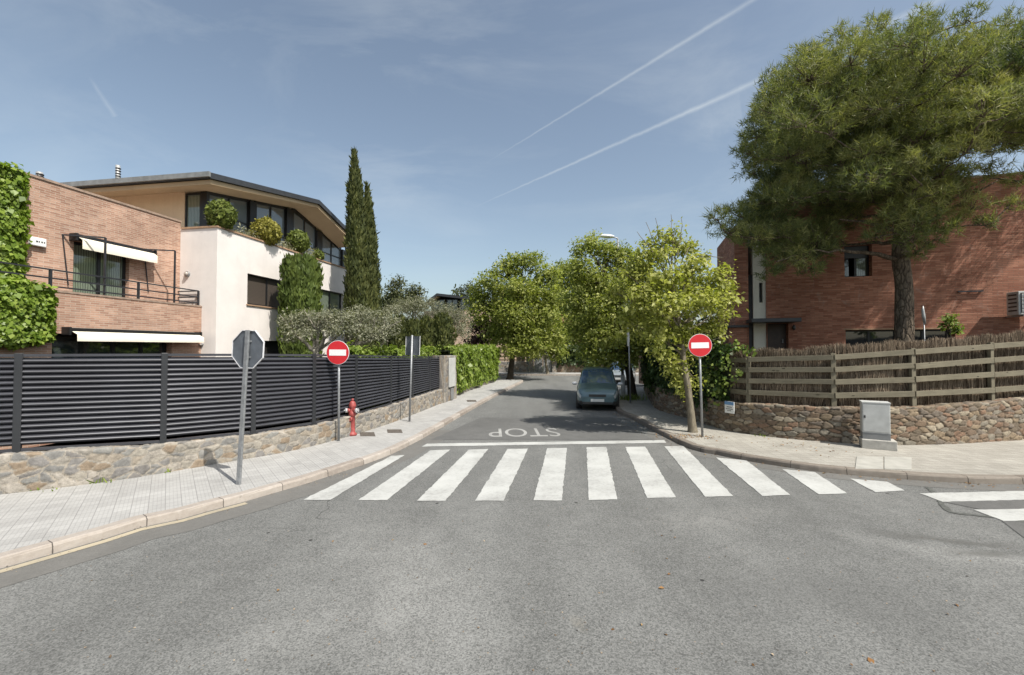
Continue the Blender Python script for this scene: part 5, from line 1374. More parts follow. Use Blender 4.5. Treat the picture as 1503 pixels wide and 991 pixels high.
for c, rr in pine_cl:
    cv = Vector(c); hd = math.hypot(cv.x - pb.x, cv.y - YP); za = min(max(cv.z - .25 - hd * .3, 5.6 + random.uniform(0, 1.8)), apex.z - .3)
    a, run, ra = min(nodes, key=lambda q: (q[0] - cv).length + .45 * q[1] + max(0, q[0].z - cv.z + .2) * .8)
    pts = limb(mb, a, cv - Vector((0, 0, rr * .2)), max(.02, min(.075, ra * .75)), .016, 6, .16, .04)
    nodes += [(p, run + (p - a).length, max(.02, min(.075, ra * .7)) * (1 - .12 * i)) for i, p in enumerate(pts) if i > 2]
    nt = int(52 * (rr / .6) ** 1.6)
    tc = np.array(c) + ball(nt, 2.6) * np.array([rr * 1.15, rr * 1.15, rr * .72])
    base_t = np.clip(rng.normal(.5, .17), 0, 1)
    for q in tc[::5]: mb.tube([pts[5], Vector(pts[5]).lerp(Vector(q), .5) + Vector((0, 0, -.04)), Vector(q)], [.014, .01, .005], 4, cap=False)
    ax = unit(unit(tc - np.array(c)) * .8 + np.array([0, 0, .75]) + rng.normal(size=tc.shape) * .25)
    m = 17
    needP.append(np.repeat(tc, m, 0) + rng.normal(size=(nt * m, 3)) * .045); needD.append(np.repeat(ax, m, 0) * .55 + rng.normal(size=(nt * m, 3)) * .55)
    needT.append(np.clip(np.repeat(np.clip(base_t + rng.normal(0, .1, nt), 0, 1), m) + rng.normal(0, .12, nt * m), 0, 1))
for (u0, v0, u1, v1, r0) in ((1322, 382, 1196, 366, .085), (1318, 340, 1232, 322, .07), (1330, 330, 1405, 262, .07), (1328, 350, 1470, 262, .06), (1230, 366, 1140, 384, .035)):
    limb(mb, P(u0, v0, YP), P(u1, v1, YP - .8), r0, .02, 7, .06, -.03)
for s in range(5): # bare snags under the crown
    a = P(1325, 350 - s * 18, YP); limb(mb, a, a + Vector((random.choice((-1, 1)) * random.uniform(.6, 1.6), -.8, random.uniform(-.2, .5))), .025, .006, 4, .15)
mb.build('trunk', M['bark_pine'], t, weld=False)
needP, needD, needT = np.concatenate(needP), np.concatenate(needD), np.concatenate(needT)
np_mesh('crown', blades(needP, needD, .21, .021), 3, M['needle'], t, needT)

# --- street trees -------------------------------------------------------------------------
GT = 'street trees along the kerbs'
b = G(1017, 634, SW)
cl = px_clumps([(960, 372, 26, 20, 0), (992, 358, 22, 17, .3), (935, 395, 22, 18, .2), (1015, 392, 26, 20, -.2), (1050, 412, 24, 20, .1), (975, 410, 28, 22, -.5), (1060, 450, 20, 20, 0), (1025, 440, 28, 20, -.6), (985, 448, 30, 20, -.7), (945, 440, 26, 22, -.3), (925, 470, 20, 20, .2), (960, 485, 24, 18, -.4), (1000, 488, 24, 16, -.2), (1045, 480, 22, 14, .3), (1008, 520, 18, 12, .35), (998, 545, 12, 12, .1), (1018, 562, 10, 8, .45), (985, 535, 16, 12, -.2), (996, 560, 12, 10, .15), (970, 518, 20, 12, -.3), (1006, 580, 9, 7, .1), (972, 345, 12, 9, 0), (990, 338, 6, 7, .1), (950, 356, 7, 7, 0), (1030, 376, 8, 7, 0), (1062, 396, 7, 7, .1), (1070, 428, 8, 8, .2), (918, 400, 7, 7, 0), (1010, 365, 14, 10, .5), (940, 425, 30, 24, .9), (1010, 425, 32, 26, 1.0), (980, 470, 30, 22, .9), (1040, 440, 24, 20, .9), (905, 430, 14, 14, .4)], b.y + .1)
tr = tree('street_tree', 'young street tree with bright yellow green leaves beside the no entry sign', b, P(990, 430, b.y), cl, 15500, .11, M['plane'], M['bark_grey'], .105, .055, GT, sub_r=.13, droop=.5)
mb = MB()
for (u, v) in ((985, 315), (1000, 320), (948, 326), (962, 320), (1045, 385), (1062, 378), (1020, 352), (935, 340)): limb(mb, P((u + 990) / 2, 375, b.y), P(u, v, b.y + random.uniform(-.3, .3)), .016, .006, 5, .12)
mb.build('bare_twigs', M['bark_grey'], tr, weld=False)
b = G(929, 584, SW)
cl = px_clumps([(862, 362, 22, 14, 0), (895, 375, 28, 20, .3), (850, 392, 20, 18, -.3), (925, 385, 26, 20, .5), (875, 410, 32, 24, 0), (915, 425, 32, 24, -.6), (850, 440, 28, 24, .3), (885, 455, 34, 24, -.5), (930, 460, 30, 22, 0), (855, 480, 28, 22, .2), (895, 495, 32, 22, -.8), (935, 500, 28, 20, -.2), (880, 525, 26, 16, -.6), (915, 528, 26, 16, 0), (860, 512, 20, 14, .4), (960, 430, 28, 28, 1), (960, 480, 28, 24, 1), (900, 420, 36, 30, 1.6), (890, 480, 36, 30, 1.6), (868, 352, 10, 8, .2), (884, 358, 12, 8, 1.1), (872, 347, 6, 7, .3), (850, 372, 7, 7, 0), (910, 366, 7, 8, .3), (838, 405, 6, 7, .2), (942, 400, 22, 18, 1)], b.y)
tree('street_tree', 'tall street tree with dark trunk and green crown beside the lamp', b, P(905, 440, b.y), cl, 34000, .13, M['elm'], M['bark_dark'], .2, .09, GT, sub_r=.17, droop=.5)
b = Vector((-.15, 32.9, SW))
cl = px_clumps([(775, 388, 22, 14, 0), (745, 398, 24, 16, .4), (800, 405, 24, 16, .2), (720, 420, 26, 20, 0), (760, 425, 34, 22, -.8), (805, 435, 28, 22, 0), (715, 455, 28, 22, .4), (755, 462, 36, 24, -1), (800, 468, 30, 24, -.3), (735, 490, 30, 18, .3), (780, 500, 34, 20, -.6), (815, 495, 22, 18, 0), (755, 515, 20, 11, -1), (742, 384, 8, 7, .2), (770, 376, 7, 7, 0), (728, 400, 8, 6, 0), (812, 398, 8, 7, .1), (700, 425, 8, 6, .2), (700, 440, 16, 14, .8), (765, 440, 44, 34, 2.5), (770, 485, 44, 28, 2.5), (755, 378, 12, 8, .3), (788, 378, 12, 8, .3)], b.y)
tree('street_tree', 'broad street tree at the corner past the ivy hedge, dark leaning trunk', b, P(757, 470, b.y), cl, 36000, .19, M['elm'], M['bark_dark'], .24, .11, GT, sub_r=.24, droop=.5)
b = Vector((3.2, 39.6, SW))
cl = px_clumps([(800, 500, 22, 14, 0), (780, 512, 22, 14, -.3), (815, 515, 18, 14, .2), (762, 505, 16, 14, -.6), (795, 485, 20, 14, .4), (820, 488, 14, 12, .3)], b.y)
tree('street_tree', 'slim street tree with bright low crown in front of the grey gate', b, P(798, 505, b.y), cl, 7000, .2, M['elm'], M['bark_grey'], .12, .07, GT, sub_r=.24, droop=.6)
b = Vector((4.9, 43.8, .1))
cl = px_clumps([(835, 400, 22, 18, 0), (858, 420, 26, 22, 0), (825, 440, 26, 22, 0), (855, 460, 28, 22, -1), (835, 490, 26, 18, 0), (870, 495, 26, 16, 0), (885, 440, 24, 24, 1), (812, 470, 18, 18, 0), (820, 420, 16, 14, 0)], b.y)
tree('garden_tree', 'green tree behind the shaded far wall at the street end', b, P(845, 460, b.y), cl, 16000, .27, M['elm'], M['bark_dark'], .25, .12, 'garden trees behind the far wall', sub_r=.32)
for (x, y, h, w, lab) in ((10.6, 25.5, 4.6, 2.3, 'dark leafed tree behind the dark ivy hedge beside the red brick house'), (-4.2, 47.5, 6.3, 2.8, 'dark leafed tree behind the far rails, nearest the gate'), (9.5, 45.5, 8.0, 3.4, 'dark leafed tree behind the far wall beyond the silver car'), (14.5, 46, 8.5, 3.6, 'dark leafed tree farthest along the shaded far wall'), (1.2, 47, 7.0, 3.0, 'dark leafed tree rising straight behind the grey gate')):
    cl = []
    for _ in range(14): q = ball(1, 2)[0]; cl.append(((x + q[0] * w, y + q[1] * w * .7, h * .6 + q[2] * h * .38), (w * .42, w * .42, h * .16)))
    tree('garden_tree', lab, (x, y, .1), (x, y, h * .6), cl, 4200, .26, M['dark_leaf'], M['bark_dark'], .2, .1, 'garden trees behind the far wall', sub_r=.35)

# --- hedges and climbers ---------------------------------------------------------------------
def surface_leaves(path, w, z0f, z1f, n, leaf, bulge=.1, sides=('front', 'top'), out=1.0):
    """leaf points over the faces of a hedge running along path (front = away from the offset side)"""
    L = np.concatenate([[0], np.cumsum([(b - a).length for a, b in zip(path[:-1], path[1:])])]); X = np.array([p[:] for p in path]); A_ = np.array([q[:] for q in normals2(path)])
    P_, N_ = [], []
    for sd in sides:
        m = int(n * {'front': .62, 'top': .25, 'back': .13, 'ends': .1}[sd]); s = rng.uniform(0, L[-1], m); x = np.stack([np.interp(s, L, X[:, c]) for c in range(3)], 1); a = unit(np.stack([np.interp(s, L, A_[:, c]) for c in range(3)], 1))
        z0 = np.array([z0f(v) for v in s]); z1 = np.array([z1f(v) for v in s])
        lump = .5 * np.sin(s * 2.7) + .5 * np.sin(s * 5.1 + 1.3)
        if sd == 'top':
            f = rng.uniform(0, 1, m); p = x + a * (f * w)[:, None]; p[:, 2] = z1 + lump * bulge * .6 + rng.normal(0, bulge * .5, m); nr = np.tile([0, 0, 1.0], (m, 1)) + rng.normal(size=(m, 3)) * .5
        else:
            g = rng.uniform(0, 1, m) ** .9; z = z0 + (z1 - z0) * g; o = np.sin(s * 3.3 + z * 4) * .5 + np.sin(s * 1.7 - z * 2.6) * .5
            if sd == 'front': p = x - a * (bulge * (.2 + o) + np.abs(rng.normal(0, bulge * .6, m)) - bulge * .3)[:, None]; nr = -a + np.array([0, 0, .45]) + rng.normal(size=(m, 3)) * .45
            else: p = x + a * (w + bulge * o)[:, None]; nr = a + rng.normal(size=(m, 3)) * .5
            p[:, 2] = z
        P_.append(p); N_.append(nr)
    return np.concatenate(P_), np.concatenate(N_)
def hedge(name, label, path, w, z0f, z1f, n, leaf, mat, bulge=.1, group=None, inner='dark_leaf', sides=('front', 'top', 'back'), cat='hedge'):
    mid = path[len(path) // 2]; t = thing(name, label, cat, (mid.x, mid.y, z0f(0)), group)
    L = np.concatenate([[0], np.cumsum([(b - a).length for a, b in zip(path[:-1], path[1:])])])
    P_, N_ = surface_leaves(path, w, z0f, z1f, n, leaf, bulge, sides)
    np_mesh('foliage', leaf_quads(P_, N_, leaf, .8, .2, .9), 4, mat, t, np.clip(rng.normal(.5, .2, len(P_)), 0, 1))
    # solid core, its near-black colour standing in for shade between the leaves
    mb = MB(); A1, A2 = offset(path, bulge * .9), offset(path, w - bulge * .6)
    for i in range(len(path) - 1):
        za, zb = z0f(L[i]), z1f(L[i]) - bulge; zc, zd = z0f(L[i + 1]), z1f(L[i + 1]) - bulge
        v = lambda p, z: Vector((p.x, p.y, z))
        mb.face([v(A1[i], za), v(A1[i + 1], zc), v(A1[i + 1], zd), v(A1[i], zb)]); mb.face([v(A2[i], za), v(A2[i + 1], zc), v(A2[i + 1], zd), v(A2[i], zb)]); mb.face([v(A1[i], zb), v(A1[i + 1], zd), v(A2[i + 1], zd), v(A2[i], zb)])
    mb.build('shade_core', M['hedge_inside'], t, weld=False)
    return t
M['hedge_inside'] = plain('core_shade_and_stem', (.02, .026, .012), .95, 0, .4, 8)  # near-black stands in for shade inside foliage; small trunks share it
hp = [Vector((p.x, p.y, SW)) for p in HL]; 
hz = [(0, 2.44), (5, 2.46), (10, 2.5), (12, 2.5), (20, 2.4)]
hedge('ivy_hedge', 'clipped bright ivy hedge along the pavement after the stone pier', offset(hp, .1), 1.3, lambda s: .34, lambda s: lerp_tab(hz, s) + .04 * math.sin(s * 2.1), 15000, .15, M['hedge'], .12)
stone_wall('stone_kerb_wall', 'low stone footing under the clipped ivy hedge', offset([p for p in hp if p.y < 31.4], .16), [.5] * len([p for p in hp if p.y < 31.4]), M['stone_grey'], thick=.3, res=.06, sx=.3, sy=.16, seed=31)
bp = [at_u(offset(WL, .75), u) for u in (515, 540, 573, 605, 646)]; bp = catmull([Vector((p.x, p.y, .1)) for p in bp], .4)
hedge('garden_hedge', 'bright leafy hedge rising just above the far half of the louvred fence', bp, .6, lambda s: .12, lambda s: 2.36 + .10 * math.sin(s * 2.9) + .05 * math.sin(s * 6.3), 5200, .12, M['hedge'], .12)
rp = [p for p in WR if p.y > 12.75 and p.x < 8.5]; rp = offset(rp, .02)
rL = sum((b - a).length for a, b in zip(rp[:-1], rp[1:]))
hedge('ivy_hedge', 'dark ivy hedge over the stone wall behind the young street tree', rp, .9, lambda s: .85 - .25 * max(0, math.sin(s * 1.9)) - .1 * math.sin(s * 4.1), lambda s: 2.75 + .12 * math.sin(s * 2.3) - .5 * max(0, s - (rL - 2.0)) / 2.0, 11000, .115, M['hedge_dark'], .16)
# trailing ivy over the fence end
vp, vn = [], []
for (u, v, n, r) in ((1046, 545, 130, .24), (1052, 575, 80, .18), (1066, 532, 35, .14), (1068, 560, 25, .12), (1042, 505, 90, .2), (1085, 507, 25, .1), (1100, 512, 14, .08), (1082, 546, 14, .08)):
    q = at_u(offset(WR, -.02), u); c = P(u, v, q.y - .05); vp.append(np.array(c) + rng.normal(size=(n, 3)) * np.array([r, r * .4, r])); vn.append(np.tile([-.5, -.7, .5], (n, 1)) + rng.normal(size=(n, 3)) * .5)
vp, vn = np.concatenate(vp), np.concatenate(vn)
o = np_mesh('trailing_ivy', leaf_quads(vp, vn, .09, .8, .2, .9), 4, M['hedge'], tint=rng.uniform(0, 1, len(vp)), org=tuple(vp.mean(0)))
props(o, 'bright ivy sprays trailing over the end of the wooden rail fence', 'ivy')
fq = [Vector((p.x, p.y - .02, SW)) for p in farq if p.x < 22]
hedge('ivy_hedge', 'dark leaves added in place of shade on the far wall behind the parked car', offset(fq, -.15), .5, lambda s: .75 + .2 * math.sin(s * 1.7), lambda s: 2.5 + .25 * math.sin(s * 1.1), 9000, .2, M['dark_leaf'], .2)  # made-up dark foliage, covers the bright wall in place of tree shade
# climbers on the brick house
def climber(label, d, t0, t1, zf0, zf1, n, th=.16, leaf=.115, ends=(False, True)):
    m = n; tt = rng.uniform(t0, t1, m); z = np.array([zf0(a) + (zf1(a) - zf0(a)) * b for a, b in zip(tt, rng.uniform(0, 1, m))])
    # leaf rows hang like shingles
    off = np.abs(rng.normal(0, th * .5, m)) + th * (.45 + .35 * np.sin(tt * 4.1 + z * 3.7) * np.sin(z * 5.3 - tt * 2.2))
    pts = np.array([A.p(a, d - o_, c)[:] for a, o_, c in zip(tt, off, z)]); nn = np.tile(-np.array(A.b[:]), (m, 1)) * .8 + np.array([.25, -.15, .55]) + rng.normal(size=(m, 3)) * .38
    k = m // 9; z2 = rng.uniform(0, 1, k); zz2 = zf0(t1) + (zf1(t1) - zf0(t1)) * z2; p2 = np.array([A.p(t1 + abs(random.gauss(0, .04)), d - random.uniform(0, th * 1.5), c)[:] for c in zz2]); n2 = np.tile(np.array(A.e[:]) * .8, (k, 1)) + np.array([0, 0, .4]) + rng.normal(size=(k, 3)) * .4
    t3 = rng.uniform(t0, t1, k); p3 = np.array([A.p(a, d - random.uniform(-.2, th * 1.4), zf1(a) + abs(random.gauss(0, .05)))[:] for a in t3]); n3 = np.tile([0, 0, 1.0], (k, 1)) + rng.normal(size=(k, 3)) * .45
    pts = np.concatenate([pts, p2, p3]); nn = np.concatenate([nn, n2, n3])
    t = thing('climbing_ivy', label, 'ivy', A.p((t0 + t1) / 2, d, zf0(t0)), 'ivy climbing the brick house')
    np_mesh('foliage', leaf_quads(pts, nn, leaf, .85, .22, 1.2), 4, M['ivy'], t, np.clip(rng.normal(.5, .2, len(pts)), 0, 1))
    mb = MB(); A.box(mb, t0, t1 - .05, d - th * .45, d - .003, zf0(t1) + .05, min(zf1(t0), zf1(t1)) - .05); mb.build('ivy_shade_core', M['hedge_inside'], t)  # solid dark box, painted as the shade behind the ivy leaves
ti0 = A.hit(33, 300, UP - .2)[0]
climber('tall bright ivy panel climbing the upper brick wall beside the alarm box', UP, ti0 - 3.2, ti0, lambda a: 3.2, lambda a: A.hit(20, 254, UP)[1] + .06 * math.sin(a * 5), 17000, .16, .09)
ti1 = A.hit(73, 460, LO - .28)[0]
climber('bright ivy mass hanging over the balcony front of the brick house', LO, ti1 - 3.4, ti1, lambda a: A.hit(40, 503, LO)[1] + .08 * math.sin(a * 4), lambda a: A.hit(70, 423, LO)[1] + .05 * math.sin(a * 6), 13500, .22, .09)

# --- cypresses, clipped conifers -----------------------------------------------------------------
def column(name, label, base, h, prof, n, mat, leaf=.16, group=None, cat='tree', lean=(0, 0), square=False, flame=.5, stem=.1, lump=.12, width=.045):
    """upright conifer: prof = [(height fraction, radius)]; sprays point up and out"""
    t = thing(name, label, cat, base, group); base = Vector(base)
    hs = [a for a, _ in prof]; rs = [r for _, r in prof]
    f = rng.uniform(0, 1, n * 3); keep = rng.uniform(0, max(rs), n * 3) < np.interp(f, hs, rs) + .05 * max(rs); f = f[keep][:n]; m = len(f)
    an = rng.uniform(0, 2 * math.pi, m); r = np.interp(f, hs, rs)
    lp = 1 + lump * (np.sin(an * 3 + f * h * 2.3) * .5 + np.sin(an * 5 - f * h * 4.1) * .5 + np.sin(an * 2 + f * h * 7.0) * .4)
    if square: r = r / np.maximum(np.abs(np.cos(an)), np.abs(np.sin(an))) ** .75
    rad = r * lp * np.sqrt(rng.uniform(.55, 1.06, m))
    p = np.stack([base.x + rad * np.cos(an) + lean[0] * f, base.y + rad * np.sin(an) + lean[1] * f, base.z + f * h], 1)
    d = np.stack([np.cos(an) * (1 - flame), np.sin(an) * (1 - flame), np.full(m, flame + .35)], 1) + rng.normal(size=(m, 3)) * .28
    d = unit(d); w = unit(np.cross(d, np.stack([np.cos(an), np.sin(an), np.zeros(m)], 1) + rng.normal(size=(m, 3)) * .5)); L = (leaf * rng.uniform(.6, 1.4, m))[:, None]
    q = np.stack([p, p + d * L * .45 + w * width, p + d * L, p + d * L * .45 - w * width], 1).reshape(-1, 3)
    ti = np.clip(.45 + .22 * np.sin(an * 4 + f * 9) * rng.uniform(.3, 1, m) + rng.normal(0, .17, m), 0, 1)
    np_mesh('crown', q, 4, mat, t, ti)
    mb = MB(); mb.tube([base - Vector((0, 0, .05)), base + Vector((lean[0] * .5, lean[1] * .5, h * .5)), base + Vector((lean[0] * .9, lean[1] * .9, h * .92))], [stem, stem * .7, stem * .15], 8, cap=False)
    seg = [(a, max(.02, b * .62)) for a, b in prof if a < .97]
    mb.tube([base + Vector((lean[0] * a, lean[1] * a, h * a)) for a, _ in seg], [b for _, b in seg], 10, cap=False)  # inner core in near-black, shade inside the crown put into its colour
    mb.build('trunk', M['hedge_inside'], t, weld=False)
    return t
YC = 21.0
b = P(534, 520, YC); b.z = .1; top = P(519.5, 222, YC)
column('cypress_tree', 'tallest dark cypress with feathery tip beside the white house', b, top.z - .1, [(0, .5), (.12, .66), (.35, .64), (.6, .50), (.8, .34), (.92, .17), (1, .03)], 15000, M['cypress'], .24, 'cypresses beside the white house', lean=(top.x - b.x, 0), flame=.75, lump=.16)
b = P(545, 520, YC + .5); b.z = .1; top = P(539, 272, YC + .5)
column('cypress_tree', 'shorter cypress leaning against the tallest one on its street side', b, top.z - .1, [(0, .42), (.15, .52), (.4, .50), (.65, .40), (.85, .24), (.95, .1), (1, .02)], 11000, M['cypress'], .24, 'cypresses beside the white house', lean=(top.x - b.x, 0), flame=.75, lump=.16)
b = P(441, 520, 17.6); b.z = .1; top = P(441, 381, 17.6)
column('clipped_conifer', 'square clipped conifer column before the white house wall', b, top.z - .1, [(0, .62), (.5, .64), (.93, .62), (.97, .55), (1, .42)], 16000, M['thuja'], .2, None, 'shrub', square=True, flame=.85, lump=.06)
for (u, v, Y, r, lab) in ((585, 466, 20.5, .48, 'dark clipped conifer nearest the cypresses behind the fence'), (606, 470, 20.8, .5, 'dark clipped conifer second from the cypresses'), (626, 468, 21.2, .5, 'dark clipped conifer third from the cypresses'), (649, 463, 21.6, .62, 'broad round topped dark conifer at the end of the conifer row')):
    b = P(u, 520, Y); b.z = .1; top = P(u, v, Y)
    column('clipped_conifer', lab, b, top.z - .1, [(0, r * .9), (.3, r), (.75, r * .95), (.93, r * .7), (1, r * .2)], 3800, M['cypress'], .2, 'row of dark conifers behind the garden hedge', 'shrub', flame=.7, lump=.18)
# ball shrubs on the terrace
for (u, v, ru, rv, m, lab) in ((325, 316, 18.5, 21, 'ball', 'egg shaped green ball shrub on the terrace, nearest the corner'), (391, 341, 19.5, 20, 'ball_gold', 'golden round ball shrub on the white house terrace'), (438, 355, 15, 16, 'ball', 'green round ball shrub on the terrace beyond the golden one'), (468, 375, 7, 7, 'ball', 'tiny ball shrub at the terrace edge above the clipped column')):
    tt, zz_ = A.hit(u, v, .12); c = A.p(tt, .12, zz_); Y = c.y; rx, rz = sz(ru, Y), sz(rv, Y)
    t = thing('ball_shrub', lab, 'shrub', (c.x, c.y, PARZ), 'clipped ball shrubs on the terrace')
    n = int(3800 * (ru / 19) ** 2) + 300; q = unit(rng.normal(size=(n, 3))); rr = (rng.uniform(.86, 1.03, n) + np.where(rng.uniform(0, 1, n) < .06, rng.uniform(0, .16, n), 0))[:, None] * (1 + .04 * np.sin(q[:, :1] * 9 + q[:, 2:] * 7)); p = np.array(c) + q * rr * np.array([rx, rx, rz])
    np_mesh('foliage', leaf_quads(p, q + rng.normal(size=(n, 3)) * .6, .085, .6, .1, -.3), 4, M[m], t, np.clip(rng.normal(.5, .2, n), 0, 1))
    mb = MB(); mb.lathe((c.x, c.y, c.z), [(.01, -rz * .82), (rx * .5, -rz * .7), (rx * .8, -rz * .3), (rx * .85, 0), (rx * .7, rz * .5), (rx * .4, rz * .75), (.01, rz * .85)], 14); mb.tube([(c.x, c.y, PARZ - .02), (c.x, c.y, c.z - rz * .6)], [.05, .05], 8); mb.build('stem', M['hedge_inside'], t, weld=False)  # near-black core paints the inner shade; the thin tube is the real stem
# loose trailing plants between them
p_, n_ = [], []
for _ in range(85):
    tt = random.uniform(.1, 6.4) if random.random() < .5 else random.choice((random.uniform(1.9, 2.7), random.uniform(3.9, 4.7))); c = np.array(A.p(tt, random.uniform(.1, .5), PARZ + random.uniform(0, .25))[:]); k = 20
    p_.append(c + rng.normal(size=(k, 3)) * np.array([.13, .13, .12])); n_.append(rng.normal(size=(k, 3)) + [0, 0, .5])
p_, n_ = np.concatenate(p_), np.concatenate(n_); o = np_mesh('terrace_plants', leaf_quads(p_, n_, .1, .4, .1, -.4), 4, M['olive'], tint=np.clip(rng.normal(.6, .25, len(p_)), 0, 1), org=tuple(A.p(3, .3, PARZ)), kind='stuff')
props(o, 'loose grey green plants filling the terrace planter between the ball shrubs', 'plants')
# --- olives behind the louvred fence ----------------------------------------------------------------
GO = 'pruned olive trees behind the louvred fence'
YO = 14.2
def olive(label, ub, Y, cls, n, forks, nm='olive_tree'):
    b = P(ub, 560, Y); b.z = .1
    t = thing(nm, label, 'tree', b, GO); mb = MB(); fork = P(ub, 517, Y)
    mb.tube([b, b.lerp(fork, .5) + Vector((.04, 0, 0)), fork], [.13, .11, .095], 9, cap=False)
    for (u, v, d) in forks:
        e = P(u, v, Y + d); pts = limb(mb, fork, e, .07, .035, 5, .13)
        for _ in range(5): q = pts[random.randint(3, 5)]; limb(mb, q, e + Vector((random.gauss(0, .35), random.gauss(0, .3), random.uniform(.1, .55))), .028, .008, 4, .15)
    mb.build('trunk', M['bark_olive'], t, weld=False)
    p, nr, ti = clump_leaves(px_clumps(cls, Y), n, .10, 2.0, .3)
    np_mesh('crown', leaf_quads(p, nr, .085, .3, .1, .1), 4, M['olive'], t, ti)
olive('pruned olive with pale forked limbs before the clipped conifer column', 464, YO, [(430, 478, 17, 15, 0), (455, 468, 22, 14, .3), (480, 464, 20, 13, -.2), (505, 472, 16, 14, 0), (445, 490, 18, 10, -.4), (492, 484, 18, 10, -.4), (425, 494, 10, 8, .2), (470, 480, 24, 14, .5), (440, 465, 14, 10, .2), (420, 470, 8, 14, .3)], 6800, [(430, 487, 0), (452, 480, .2), (486, 484, -.2), (470, 474, .1), (500, 490, .2)])
olive('pruned olive behind the crisp no entry sign', 505, YO + .5, [(508, 468, 20, 14, 0), (532, 462, 20, 14, .2), (555, 468, 20, 14, 0), (570, 482, 14, 12, 0), (545, 488, 22, 12, -.4), (520, 484, 18, 12, -.3), (535, 475, 26, 16, .6), (560, 495, 14, 8, -.1), (575, 470, 10, 10, .2)], 6800, [(520, 488, 0), (540, 483, .2), (560, 490, -.1), (510, 478, .2), (545, 500, -.2)])
olive('loose grey olive crown behind the row of dark conifers', 612, 25, [(585, 452, 18, 14, 0), (605, 447, 22, 14, 0), (630, 450, 22, 14, .3), (650, 456, 20, 14, 0), (670, 462, 18, 18, 0), (678, 485, 14, 20, 0), (620, 466, 26, 16, 1), (660, 480, 22, 18, .5), (590, 470, 18, 16, .5), (640, 490, 20, 14, .5), (682, 470, 14, 14, .5), (655, 470, 22, 18, .8)], 20000, [(590, 465, 0), (610, 462, .3), (640, 465, .3), (665, 475, 0)])
olive('wide grey olive crown rising above the others beyond the cypresses', 572, 23.5, [(566, 462, 14, 12, 0), (580, 455, 14, 10, 0), (572, 478, 16, 14, 0), (560, 490, 14, 14, 0)], 3000, [(566, 472, 0), (580, 470, .3)])
# purple leafed shrub before the peach wall
cl = px_clumps([(700, 478, 14, 14, 0), (712, 495, 16, 14, .2), (695, 500, 12, 12, 0), (722, 480, 14, 14, .3)], 35); b = P(706, 520, 35); b.z = .1
tree('plum_tree', 'purple leafed small tree beyond the ivy hedge before peach walls', b, P(706, 490, 35), cl, 2600, .2, M['purple'], M['bark_dark'], .1, .06, sub_r=.25)
# --- far trees on the rise behind the houses ---------------------------------------------------------
GF = 'far trees above the garden hedge'
def far_tree(label, Y, cls, n, u, mat='farpine', leaf=.3):
    b = P(u, 500, Y); b.z = .3
    tree('far_pine', label, b, P(u, cls[0][1] + 10, Y), px_clumps(cls, Y), n, leaf, M[mat], M['bark_dark'], .22, .12, GF, sub_r=.4, aspect=.5)
far_tree('far pine with a high round knob of foliage', 58, [(583, 415, 12, 11, 0), (580, 432, 20, 12, 0), (592, 445, 22, 14, 0), (574, 445, 14, 12, 0)], 3200, 582)
far_tree('far rounded pine close by the gabled distant roof', 60, [(606, 430, 18, 15, 0), (614, 445, 16, 14, 0), (598, 448, 16, 14, 0)], 2600, 606)
far_tree('low far pine at the foot of the cypresses', 66, [(566, 440, 12, 9, 0), (556, 452, 14, 12, 0), (570, 456, 14, 12, 0), (545, 450, 10, 8, 0)], 2000, 562)
far_tree('far pine peeping over the distant roof ridge', 75, [(690, 424, 14, 7, 0), (700, 432, 16, 10, 0), (678, 434, 14, 9, 0)], 2000, 690)
b = P(668, 470, 70); b.z = .3; tp = P(668, 419, 70)
column('far_cypress', 'tiny far cypress tip above the distant roof', b, tp.z - .3, [(0, 1.0), (.3, 1.1), (.7, .7), (1, .05)], 900, M['cypress'], .5, GF, width=.12)
b = P(1098, 500, 23); b.z = .1; tp = P(1100, 372, 23)
column('cypress_tree', 'slender cypress glimpsed between brick pier and cream bay', b, tp.z - .1, [(0, .55), (.3, .6), (.7, .4), (1, .04)], 3000, M['cypress'], .25, None)
# --- wooded rise closing the view, all round --------------------------------------------------------------
hv = []; mb = MB(); N = 60
for k in range(N):
    a0, a1 = math.radians(-75 + 150 * k / N), math.radians(-75 + 150 * (k + 1) / N)
    def hh(a): return 6 + 3 * math.sin(a * 5 + .6) + 2 * math.sin(a * 11) 
    R0, R1, R2 = 130, 230, 420
    for (ra, za0, za1, rb, zb0, zb1) in ((R0, -.1, -.1, R1, hh(a0), hh(a1)), (R1, hh(a0), hh(a1), R2, hh(a0) * 1.2, hh(a1) * 1.2)):
        mb.face([(ra * math.sin(a0), ra * math.cos(a0), za0), (ra * math.sin(a1), ra * math.cos(a1), za1), (rb * math.sin(a1), rb * math.cos(a1), zb1), (rb * math.sin(a0), rb * math.cos(a0), zb0)], smooth=True)
mb.build('hill', M['hill'], kind='structure')
n = 9000; ang = np.radians(rng.uniform(-72, 72, n)); R_ = rng.uniform(120, 235, n); z = np.clip((R_ - 130) / 100, 0, 1) * 6
cen = np.stack([R_ * np.sin(ang), R_ * np.cos(ang), z + 1.5], 1); k = 9
p = np.repeat(cen, k, 0) + rng.normal(size=(n * k, 3)) * np.array([2.2, 2.2, 1.6]); p[:, 2] = np.abs(p[:, 2])
o = np_mesh('woods', leaf_quads(p, rng.normal(size=p.shape) + [0, 0, 1], 1.1, .7), 4, M['farpine'], tint=np.clip(np.repeat(rng.normal(.45, .2, n), k) + rng.normal(0, .1, n * k), 0, 1), kind='stuff')
props(o, 'far dark green woods on the rise behind the houses', 'woods')
